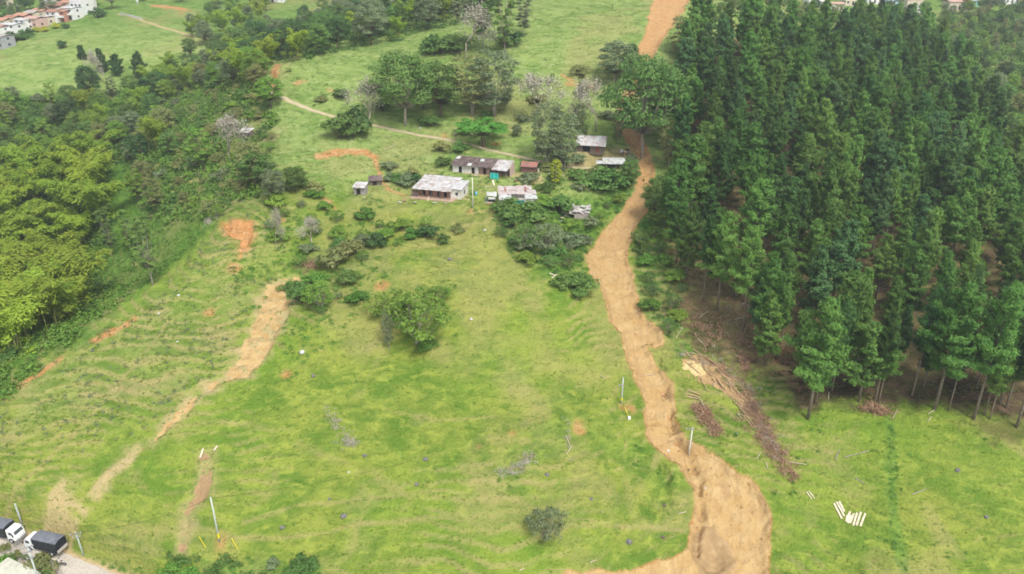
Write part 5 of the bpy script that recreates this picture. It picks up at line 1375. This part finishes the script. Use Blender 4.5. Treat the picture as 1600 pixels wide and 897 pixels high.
for i, (px, py, s_, lb) in enumerate(ROCKS):
    x, y, z, d = G(px, py); me = RM[i % 4]
    if 'white' in lb or 'pale' in lb:
        me = me.copy(); me.materials.clear(); me.materials.append(CONC)
    if 'mud' in lb and 'white' not in lb:
        me = me.copy(); me.materials.clear(); me.materials.append(BARK)
    o = link('boulder', me, None, (x, y, z + s_ * .15)); s_ *= .8; o.scale = (s_, s_ * random.uniform(.7, 1), s_ * .8); o.rotation_euler = (0, 0, random.uniform(0, 6)); tag(o, lb, 'stone')

_x, _y, _s = fill(MUD, .55, .10, .34, (3, -.1), 95); _k = mud_sdf(_x, _y) < -.3
def clod(seed):
    r = np.random.default_rng(seed); bm_ = RM[seed % 4]; V = np.array([v.co[:] for v in bm_.vertices]); F = np.array([p.vertices[:] for p in bm_.polygons]); L = Leaves(); L.add((V, F)); return L, None
scatter('mud_clods', [clod(i) for i in range(4)], 'weed', list(zip(_x[_k], _y[_k], _s[_k])), 'small clods and stones strewn over the mudslide')
_o = bpy.data.objects['mud_clods']; _o.data.materials.clear(); _o.data.materials.append(m_plain('clod_earth', (.34, .22, .10), (.24, .15, .07), .7, obj=False))

# ------------------------------------------------------------------ poles
def pole(px, py, hgt, label, mat, lean=(0, 0), arm=None, guard=True, lamp=False, rz=0, r0=.17):
    x, y, z, d = G(px, py); t = thing('utility_pole', label, 'pole', (x, y, z - .2), rz)
    m = MB(); m.tube([(0, 0, -.5), (lean[0] * .5, lean[1] * .5, hgt * .5), (lean[0], lean[1], hgt)], [r0, r0 * .85, r0 * .65], 10); m.build('shaft', mat, t, True)
    if guard:
        m = MB(); m.tube([(0, 0, 1.0), (lean[0] * .12, lean[1] * .12, 1.0 + hgt * .1)], [r0 + .03, r0 + .03], 10); m.build('guard_band', YELLOW, t)
    if arm:
        for az, w in arm:
            bm_ = bx((lean[0] + (-.35 * w if lamp else 0), lean[1] - .2, az), (w, .12, .12)).build('cross_arm', STEEL, t)
            m = MB()
            for q in (-.42, 0, .42): m.tube([(lean[0] + q * w + (-.35 * w if lamp else 0), lean[1] - .2, az + .06), (lean[0] + q * w + (-.35 * w if lamp else 0), lean[1] - .2, az + .3)], [.07, .05], 6)
            m.build('insulators', m_plain('porcelain', (.5, .5, .48), (.4, .4, .4), 3), bm_)
    return t
POLE = m_plain('pole_concrete', (.50, .54, .52), (.42, .46, .44), .6)
pole(343, 846, 9.5, 'pale concrete pole with yellow band on the lower left pasture', POLE)
pole(971, 631, 6.3, 'pale concrete pole beside the mudslide with bare earth round its foot', POLE, arm=[(4.6, .9)], lamp=True)
pole(1076, 711, 6.6, 'leaning white pole with one side arm standing at the mud edge', m_plain('pole_white', (.66, .66, .62), (.56, .56, .52), .6), (.15, 0), [(6.4, 1.6)], False, True)
pole(739, 325, 8.2, 'white wooden pole on orange earth in front of the farmhouse', m_plain('pole_timber', (.74, .70, .64), (.6, .56, .5), .6), (0, 0), None, False, r0=.15)
pole(35, 822, 5.2, 'pale pole behind the front of the first truck', POLE, guard=False)
pole(131, 868, 5.4, 'greenish pole with tangled crossarm on the bank beside the road', m_plain('pole_green', (.42, .50, .42), (.34, .42, .34), .6), (-.2, 0), [(5.2, 1.9), (4.5, 1.3)], False, rz=.3)
pole(70, 935, 11.5, 'tall pole with crossarms rising in front of the second truck', POLE, arm=[(11.2, 1.8), (10.3, 1.8), (9.0, 1.2)], guard=False, rz=.5)
for i, (a, lb) in enumerate((((364,848,372,858), 'yellow guy guard right of the lower left pole'), ((318,846,322,856), 'faint yellow guy guard left of the lower left pole'), ((979,628,983,652), 'yellow guy guard under the pole beside the mudslide'))):
    x, y, z, d = G(a[2], a[3]); m = MB(); m.tube([(0, 0, -.2), (-.9, .3, 2.1)], .055, 8); o = m.build('guy_guard', YELLOW); o.location = (x, y, z); tag(o, lb, 'guy guard')
x, y, z, d = G(983, 655); o = bx((0, 0, .3), (.5, .4, .6)).build('marker_block', WHITE_PAINT); o.location = (x, y, z); tag(o, 'small white block at the foot of the yellow guy guard', 'block')

# ------------------------------------------------------------------ trucks, motorcycle, people
def wheel(mbt, mbr, c, r_=.48, w=.3):
    mbt.tube([(c[0], c[1] - w / 2, c[2]), (c[0], c[1] + w / 2, c[2])], r_, 16); mbr.tube([(c[0], c[1] - w / 2 - .015, c[2]), (c[0], c[1] + w / 2 + .015, c[2])], r_ * .55, 12)
def truck(px, py, L, label, rear_open, flip):
    x, y, z, d = G(px, py); a = math.atan2(ROAD[2][1] - ROAD[1][1], ROAD[2][0] - ROAD[1][0]) + (math.pi if flip else 0)
    t = thing('covered_truck', label, 'truck', (x, y, h1(x, y) + .03), a)
    f = L / 2
    # cab: rounded front, roof, cut around the windscreen
    prof = [(f - 1.75, .55), (f - .05, .55), (f, 1.2), (f - .08, 1.75), (f - .38, 2.45), (f - .6, 2.58), (f - 1.75, 2.58)]
    m = MB(); n = len(prof); m.v = [(q[0], -1.02, q[1]) for q in prof] + [(q[0], 1.02, q[1]) for q in prof]
    m.f = [tuple(range(n)), tuple(range(2 * n - 1, n - 1, -1))] + [(i, i + n, (i + 1) % n + n, (i + 1) % n) for i in range(n)]
    cab = m.build('cab', WHITE_PAINT, t); bv = cab.modifiers.new('round', 'BEVEL'); bv.width = .09; bv.segments = 3; bv.limit_method = 'ANGLE'
    m = MB(); m.poly([(f - .07, -.85, 1.74), (f - .07, .85, 1.74), (f - .37, .8, 2.38), (f - .37, -.8, 2.38)], .04); m.v = [(v[0] + .012, v[1], v[2] + .008) for v in m.v]; m.build('windscreen', GLASS, t)
    for sy in (-1, 1):
        bx((f - .85, sy * 1.03, 1.98), (.75, .03, .55)).build('side_window', GLASS, t)
        bx((f + .0, sy * .78, 1.0), (.05, .3, .2)).build('headlight', m_plain('lamp_glass', (.7, .7, .66), (.6, .6, .55), 2, .2), t)
        bx((f - .15, sy * 1.25, 1.9), (.08, .2, .4)).build('mirror', RUBBER, t)
    bx((f + .03, 0, .62), (.14, 2.0, .28)).build('bumper', STEEL, t)
    # box with tarpaulin
    bx0, bx1 = -f, f - 1.95
    m = MB()
    for sy in (-1, 1): m.box(((bx0 + bx1) / 2, sy * 1.12, 1.95), (bx1 - bx0, .06, 2.1))
    m.box((bx1 - .03, 0, 1.95), (.06, 2.18, 2.1))
    if not rear_open: m.box((bx0 + .03, 0, 1.95), (.06, 2.18, 2.1))
    else: m.box((bx0 + .5, 0, 1.9), (.05, 2.18, 2.0))
    m.build('tarp_sides', TARP, t)
    m = MB(); nn = 8; rows = 7
    V = [(bx0 - .05 + (bx1 - bx0 + .1) * j / rows, -1.18 + 2.36 * i / nn, 3.0 + .22 * math.sin(math.pi * i / nn) - .03 * (j % 2)) for j in range(rows + 1) for i in range(nn + 1)]
    k = len(V); m.v = V + [(v[0], v[1], v[2] - .06) for v in V]
    for j in range(rows):
        for i in range(nn):
            q = j * (nn + 1) + i; m.f.append((q, q + 1, q + nn + 2, q + nn + 1)); m.f.append((q + k, q + nn + 1 + k, q + nn + 2 + k, q + 1 + k))
    m.build('tarp_roof', TARP_TOP, t, True)
    m = MB(); m.box(((bx0 + bx1) / 2, 0, .86), (bx1 - bx0, 2.2, .12)); m.box((-.2, 0, .68), (L - 1.2, .8, .2)); m.build('chassis', STEEL, t)
    if rear_open:
        bx((bx0 - .02, 0, 1.15), (.06, 2.2, .6)).build('tailgate', m_plain('tailgate_wood', (.35, .31, .28), (.5, .47, .43), 4), t)
    for sy in (-1, 1):
        for wx in (f - 1.0, -f + 1.35):
            a_, b_ = MB(), MB(); wheel(a_, b_, (wx, sy * .95, .46)); w_ = a_.build('wheel', RUBBER, t); b_.build('rim', m_plain('rim', (.5, .5, .5), (.4, .4, .4), 3, .4), w_)
truck(7, 838, 7.4, 'truck facing down the road with black tarp box cut by the frame edge', False, False)
truck(74, 859, 6.9, 'truck with black tarp box open at the back, nearer the motorcycle', True, True)

SKIN = m_plain('skin', (.32, .19, .12), (.28, .16, .10), 3)
CL = {k: m_plain('cloth_' + k, c) for k, c in dict(white=(.7, .7, .7), dark=(.03, .035, .05), blue=(.08, .14, .3), yellow=(.6, .5, .1), red=(.4, .06, .05), tan=(.4, .33, .24)).items()}
def person(x, y, z, rz, label, top, bottom, sit=False, hair=CL['dark']):
    """one continuous skinned body, hair as its child"""
    J = dict(pel=(0, 0, .93), chest=(0, 0, 1.30), neck=(0, 0, 1.46), chin=(0, .01, 1.55), head=(0, .02, 1.66), crown=(0, .01, 1.74), sl=(-.19, 0, 1.40), sr=(.19, 0, 1.40), el=(-.27, -.02, 1.12), er=(.27, -.03, 1.12), hl=(-.29, .10, .88), hr=(.29, .10, .86),
             fl_=(-.29, .15, .80), fr_=(.29, .15, .78), kl=(-.11, .05, .50), kr=(.12, .10, .50), al=(-.11, -.06, .09), ar=(.12, .16, .09), tl=(-.11, .10, .04), tr=(.12, .32, .04), pl=(-.1, 0, .88), pr=(.1, 0, .88))
    if sit:
        J.update(kl=(-.22, .42, .78), kr=(.22, .42, .78), al=(-.22, .30, .38), ar=(.22, .30, .38), tl=(-.22, .45, .34), tr=(.22, .45, .34), chest=(0, .12, 1.28), neck=(0, .16, 1.44), chin=(0, .18, 1.53), head=(0, .19, 1.64), crown=(0, .18, 1.72), sl=(-.19, .12, 1.38), sr=(.19, .12, 1.38),
                 el=(-.28, .30, 1.16), er=(.28, .30, 1.16), hl=(-.26, .55, 1.10), hr=(.26, .55, 1.10), fl_=(-.24, .62, 1.09), fr_=(.24, .62, 1.09))
    R = dict(pel=.14, chest=.15, neck=.06, chin=.075, head=.10, crown=.075, sl=.07, sr=.07, el=.045, er=.045, hl=.032, hr=.032, fl_=.03, fr_=.03, kl=.06, kr=.06, al=.045, ar=.045, tl=.04, tr=.04, pl=.1, pr=.1)
    E = [('pel','chest'),('chest','neck'),('neck','chin'),('chin','head'),('head','crown'),('chest','sl'),('chest','sr'),('sl','el'),('sr','er'),('el','hl'),('er','hr'),('hl','fl_'),('hr','fr_'),('pel','pl'),('pel','pr'),('pl','kl'),('pr','kr'),('kl','al'),('kr','ar'),('al','tl'),('ar','tr')]
    ks = list(J); me = bpy.data.meshes.new('person'); me.from_pydata([J[k] for k in ks], [(ks.index(a), ks.index(b)) for a, b in E], [])
    o = link('person', me, None, (0, 0, 0)); o.modifiers.new('skin', 'SKIN'); o.modifiers.new('sub', 'SUBSURF').levels = 1
    for i, k in enumerate(ks):
        v = me.skin_vertices[0].data[i]; v.radius = (R[k], R[k]); v.use_root = (k == 'pel')
    bpy.context.view_layer.update()
    fin = bpy.data.meshes.new_from_object(o.evaluated_get(bpy.context.evaluated_depsgraph_get())); o.modifiers.clear(); o.data = fin
    fin.materials.clear()
    for q in (top, bottom, SKIN): fin.materials.append(q)
    for p in fin.polygons:
        c = p.center; p.use_smooth = True
        leg = c.z < .95 and abs(c.x) < .27 and (not sit or c.z < .9 or c.y > .25 and c.z < .92)
        p.material_index = 2 if c.z > 1.47 or (abs(c.x) > .25 and c.z < (1.0 if not sit else 0)) else (1 if leg else 0)
    o.location = (x, y, z); o.rotation_euler = (0, 0, rz); tag(o, label, 'person')
    hm = MB(); hz = J['crown']; n0 = 7
    for i in range(5):
        for k in range(12):
            a = i / 4 * math.pi * .55; w = 2 * math.pi * k / 12
            hm.v.append((hz[0] + math.sin(a) * math.cos(w) * .112, hz[1] - .015 + math.sin(a) * math.sin(w) * .125, hz[2] - .07 + math.cos(a) * .14))
    for i in range(4):
        for k in range(12): hm.f.append((i * 12 + k, (i + 1) * 12 + k, (i + 1) * 12 + (k + 1) % 12, i * 12 + (k + 1) % 12))
    hm.build('hair', hair, o, True)
    return o
for px, py, rz_, lb, a, b in ((957,14,1.2,'person in dark clothes standing high on the open hill','dark','dark'),(1006,285,.4,'person in yellowish top at the edge of the mud below the farm','yellow','dark'),
                              (657,206,2.2,'person in white on the track above the shack','white','tan'),(712,214,-1,'person in pale shirt by the orange bank of the track','white','blue')):
    x, y, z, d = G(px, py); person(x, y, z, rz_, lb, CL[a], CL[b])
# motorcycle with rider
x, y, z, d = G(95, 884); ra = math.atan2(ROAD[3][1] - ROAD[2][1], ROAD[3][0] - ROAD[2][0]) - math.pi / 2 + .35
t = thing('motorcycle', 'dark motorcycle riding on the pale road below the trucks', 'motorcycle', (x, y, h1(x, y) + .03), ra)
for wy in (-.62, .68):
    m = MB(); m.tube([(-.06, wy, .31), (.06, wy, .31)], .31, 16); w_ = m.build('wheel', RUBBER, t); m = MB(); m.tube([(-.07, wy, .31), (.07, wy, .31)], .18, 12); m.build('rim', STEEL, w_)
m = MB(); m.tube([(0, -.62, .31), (0, -.1, .45), (0, .3, .75), (0, .68, .31)], .05, 6); m.box((0, 0, .42), (.24, .4, .32)); m.build('frame', STEEL, t)
m = MB(); m.tube([(0, .05, .82), (0, .2, .86), (0, .42, .8)], [.1, .16, .08], 8); m.build('tank', CL['red'], t, True)
m = MB(); m.box((0, -.28, .80), (.24, .7, .1)); m.build('seat', RUBBER, t); m = MB(); m.tube([(-.36, .42, 1.05), (0, .5, .98), (.36, .42, 1.05)], .02, 6); m.build('handlebar', STEEL, t)
m = MB(); m.tube([(0, .55, .9), (0, .63, .88)], .09, 8); m.build('headlight', WHITE_PAINT, t)
bk = Vector((-.12 * -math.sin(ra), -.12 * math.cos(ra), 0)); person(x + bk.x, y + bk.y, z + .02, ra, 'rider in white top seated on the motorcycle on the road', CL['white'], CL['dark'], True)

# corner building with pale sheet roof, greenery round it
t = site('roadside_building', 'corner', 'roadside building with pale cream sheet roof at the bottom corner')
m = MB(); wallbox(m, -3.8, 3.8, -2.2, 2.2, 2.4); m.build('wall', PLASTER, t); m = MB(); sheets(m, -4.2, 4.2, -2.6, 2.6, 2.5, 2.9, 15, 0, .01); m.build('roof', m_sheet('cream_sheet', (.60, .60, .48), (.66, .65, .54), (.52, .52, .42)), t)
for px, py, hp, lf, lb in ((4,893,26,'vivid','bright green bush at the left corner beside the cream roof'),(22,912,24,'vivid','bright bush below the cream roof'),(66,898,34,'olive','olive bushy plant between the cream roof and the road'),(78,915,30,'mid','green bush under the olive plant'),
                           (8,858,10,'olive','dry bush at the road edge opposite the first truck'),(28,866,10,'olive','dry shrub at the road edge behind the cream roof'),(42,872,9,'grey','dull shrub at the road edge close to the olive plant'),
                           (268,897,22,'vivid','bright round bush on the road bank under the brown scrape'),(300,905,24,'vivid','second bright round bush on the road bank'),(470,893,26,'mid','green bush on the bank at the bottom of the pasture'),(425,885,14,'grey','grey bush beside the orange bank at the bottom')):
    at('bush', px, py, hp, lb, None, lf, None, 1.2)

# ------------------------------------------------------------------ hamlets on the far ridges
def town_house(px, py, w, d, h, rz, roof, wall, label, pitch=.25, balcony=False, storeys=1):
    x, y, z, dd = G(px, py); t = thing('town_house', label, 'house', (x, y, z), math.radians(rz))
    m = MB(); m.box((0, 0, h / 2 - 1.2), (w, d, h + 2.4)); m.build('wall', PAINT[wall], t)
    m = MB(); r_ = d / 2 + .5; hh = r_ * pitch
    m.poly([(-w / 2 - .3, -r_, h + .03), (w / 2 + .3, -r_, h + .03), (w / 2 + .3, 0, h + hh), (-w / 2 - .3, 0, h + hh)], .12)
    m.poly([(w / 2 + .3, r_, h + .05), (-w / 2 - .3, r_, h + .05), (-w / 2 - .3, 0, h + hh + .02), (w / 2 + .3, 0, h + hh + .02)], .12)
    m.build('roof', TILE[roof], t)
    n = max(2, int(w / 2.4))
    for s in range(storeys):
        z0 = h / storeys * s
        for i in range(n):
            xx = -w / 2 + (i + .5) * w / n
            if s == 0 and i == n // 2: bx((xx, -d / 2 - .02, 1.0), (1.0, .08, 2.1)).build('door', DARK, t)
            else: bx((xx, -d / 2 - .02, z0 + 1.55), (1.2, .08, 1.1)).build('window', GLASS, t)
        for sx in (-1, 1): bx((sx * (w / 2 + .02), 0, z0 + 1.55), (.08, 1.2, 1.0)).build('window', GLASS, t)
    if balcony: bx((0, -d / 2 - .7, h * .5), (w * .9, 1.3, .9)).build('balcony', PAINT['white'], t)
HOUSES = [
 (6,74,8,7,5.2,-20,'grey','grey','grey walled house lowest on the ridge corner',.15,False,2),(4,58,7,7,5,-20,'orange','white','white house over the lowest grey one',.2,True,2),(24,54,8,7,5.2,-20,'tin','white','white two storey house with tin roof behind dark bushes',.12,True,2),
 (41,46,7,6,5,-20,'tin','white','white house with pale roof beside the yellow flowering hedge',.12,True,2),(58,42,8,7,4.4,-20,'pink','pink','pinkish house directly over the yellow hedge',.2,False,1),(74,38,6,6,3.6,-20,'grey','cream','cream low house at the right end of the yellow hedge',.2,False,1),
 (90,33,7,7,5,-20,'rust','white','white house with rust roof above the round bush',.25,False,2),(103,33,6,6,5.2,-20,'orange','brick','red brick fronted house below the white tall block',.15,True,2),(116,30,7,7,6,-20,'tin','white','white house left of the tall corner block',.1,True,2),
 (131,22,8,8,10,-20,'tin','white','tallest white block at the right corner of the hamlet',.08,False,3),(140,18,5,7,7.5,-20,'tin','white','narrow white block against the tallest one',.08,False,2),
 (8,42,8,7,3.6,-20,'orange','cream','orange roofed cottage at the frame edge, upper row',.28,False,1),(24,38,7,7,3.6,-20,'rust','cream','rust roofed cottage of the upper row above the pale roofs',.28,False,1),(40,34,8,7,3.6,-20,'orange','brick','orange roofed brick cottage of the upper row',.28,False,1),
 (55,30,7,7,3.6,-20,'grey','cream','grey roofed cottage between orange roofs',.28,False,1),(68,27,8,7,3.6,-20,'orange','cream','large orange roof in the middle of the hamlet',.28,False,1),(82,23,7,7,3.6,-20,'pink','white','pink roofed cottage above the rust roof',.28,False,1),
 (95,19,8,7,3.8,-20,'rust','pink','rust roofed pink cottage under the ridge',.28,False,1),(110,16,7,7,4.4,-20,'orange','white','orange roofed white house behind the brick fronted one',.2,False,1),(84,12,8,7,3.6,-20,'grey','cream','grey roofed cottage of the top row',.2,False,1),
 (100,8,8,7,3.6,-20,'pink','white','pink roofed cottage of the top row beside the tall block',.2,False,1),(118,6,8,7,4,-20,'orange','white','orange roofed house right at the top of the hamlet',.2,False,1),
 (8,10,7,6,4,-15,'rust','cream','lone rust roofed house in the trees over the hamlet',.3,False,1),
 (614,20,9,8,6.5,10,'pink','cream','beige two storey house half hidden beyond the hill crest',.15,False,2),(632,8,7,6,4,10,'orange','cream','orange roofed house behind the beige one',.2,False,1),
 (425,2,16,7,3.2,0,'tin','white','long white shed with pale roof at the top of the valley',.12,False,1),
 (1272,8,10,7,4,5,'tin','white','white house with tin roof, first of the far row over the pines',.15,False,1),(1300,16,10,7,3.6,5,'pink','white','white cottage with pink roof above the clearing',.2,False,1),(1328,7,9,7,4,5,'pink','cream','cream house beside the yellow bush',.2,False,1),
 (1362,4,9,7,4,5,'grey','white','white house right of the yellow bush',.2,False,1),(1392,6,9,7,4.5,5,'tin','blue','pale blue house over the middle pines',.15,False,1),(1424,12,10,7,5,5,'pink','cream','tan roofed house over the right pines',.2,False,1),
 (1434,20,6,6,3.5,5,'tin','white','small white house in front of the tan roofed one',.15,False,1),(1492,14,12,8,4.2,5,'pink','cream','broad beige house at the top of the scrub valley',.2,False,1),(1530,8,14,7,3,5,'tin','green','long low green walled building with pale roof',.1,False,1),(1575,5,9,7,4,5,'tin','white','white house last in the far row',.15,False,1)]
for a in HOUSES: town_house(*a)
for px, py, hp, lf, lb in ((58,50,8,'yellow','yellow flowering bush left in the hedge under the hamlet'),(70,49,8,'yellow','yellow flowering bush in the middle of the hedge under the hamlet'),(88,44,9,'yellow','yellow flowering bush right in the hedge under the hamlet'),(1345,14,9,'yellow','yellow flowering bush between the far cottages'),
                           (22,66,16,'dark','dark bush under the lowest white houses'),(38,62,15,'mid','green bush right of the dark one under the white houses'),(46,56,12,'dark','dark bush at the end of the white houses'),(78,36,11,'grey','round grey green bush among the hamlet houses'),(102,44,8,'dark','dark low bush under the brick fronted house'),
                           (150,26,14,'dark','dark bush beside the tallest white block'),(160,24,10,'mid','green bush right of the dark one beside the tall block')):
    at('bush', px, py, hp, lb, None, lf, None, 1.2)
def wall_run(pts, h, th, mat, name, label, cat):
    p = [Vector(G(*q)[:3]) for q in pts]; m = MB()
    for a, b in zip(p[:-1], p[1:]):
        v = b - a; m.box(tuple((a + b) / 2 + Vector((0, 0, h / 2 - .3))), (v.length * 1.01, th, h + .6), math.atan2(v.y, v.x), 0, -math.atan2(v.z, math.hypot(v.x, v.y)))
    tag(m.build(name, mat), label, cat)
wall_run([(188, 23), (200, 25), (222, 31)], .9, .5, CONC, 'retaining_wall', 'low white wall along the far ridge path', 'wall')
x, y, z, d = G(215, 6); m = MB(); m.tube([(0, 0, -.5), (0, 0, 4.6)], [.7, .6], 10); o = m.build('marker_pillar', WHITE_PAINT, None, True); o.location = (x, y, z); tag(o, 'white pillar standing on the far meadow', 'pillar')
# cattle resting on the hill are too small to tell; clutter of the farm yard
for i in range(26):
    px, py = random.choice(((690, 318), (765, 322), (800, 282), (860, 275), (905, 250), (965, 240), (735, 278), (880, 345), (640, 312), (565, 308))); px += random.uniform(-22, 22); py += random.uniform(-5, 5)
    x, y, z, d = G(px, py); o = bx((0, 0, .12), (random.uniform(.6, 1.7), random.uniform(.25, .8), .05), ry=random.uniform(-.15, .15)).build('scrap_board', random.choice((TIN_PALE, WOOD, TIN_RED, STICK, TIN)))
    o.location = (x, y, z); o.rotation_euler = (0, 0, random.uniform(0, 3)); tag(o, 'small scrap board or tin sheet lying around the farm huts', 'scrap', 'scrap lying around the farm')
def cable(a, b, sag, label):
    a = Vector(a); b = Vector(b); pts = [a.lerp(b, t) - Vector((0, 0, sag * 4 * t * (1 - t))) for t in [i / 14 for i in range(15)]]
    m = MB(); m.tube([tuple(p - a) for p in pts], .022, 4); o = m.build('power_cable', RUBBER); o.location = a; tag(o, label, 'cable')
def ptop(px, py, h):
    x, y, z, d = G(px, py); return (x, y, z + h - .3)
_n, _g, _l, _w = ptop(70, 935, 11.2), ptop(131, 868, 5.4), ptop(343, 846, 9.4), ptop(35, 822, 5.1)
cable(_n, _g, .5, 'thin cable from the tall near pole to the greenish pole'); cable(_n, _w, .6, 'thin cable from the tall near pole to the pole behind the first truck')
cable(_g, _l, 1.2, 'long thin cable from the greenish pole up to the lower left pasture pole'); cable(_l, ptop(971, 631, 6.1), 4.5, 'long thin cable crossing the pasture to the pole beside the mudslide')
YARD = [('barrel',744,305,'blue plastic barrel behind the white pole',(.3,.9),BLUE),('barrel',866,268,'dark drum in the yard under the drooping tree',(.35,1.0),RUBBER),('barrel',873,272,'dark drum right of the other in the yard',(.35,.9),STEEL)]
for nm, px, py, lb, (r_, h_), mt in YARD:
    x, y, z, d = G(px, py); m = MB(); m.tube([(0, 0, -.1), (0, 0, h_ * .33), (0, 0, h_ * .66), (0, 0, h_)], [r_, r_ * 1.05, r_ * 1.05, r_], 12); o = m.build(nm, mt, None, True); o.location = (x, y, z); tag(o, lb, 'barrel')

# ------------------------------------------------------------------ air
hz = bx((0, 900, 160), (2600, 2200, 560)); ho = hz.build('haze', None); hm_ = bpy.data.materials.new('haze'); hm_.use_nodes = True; ht = hm_.node_tree; ht.nodes.clear()
vo = ht.nodes.new('ShaderNodeVolumePrincipled'); vo.inputs['Color'].default_value = (.9, .94, .98, 1); vo.inputs['Density'].default_value = .0003; vo.inputs['Anisotropy'].default_value = .3
ou = ht.nodes.new('ShaderNodeOutputMaterial'); ht.links.new(vo.outputs[0], ou.inputs['Volume']); ho.data.materials.append(hm_); tag(ho, 'thin pale air over the valley', None, None, 'stuff')
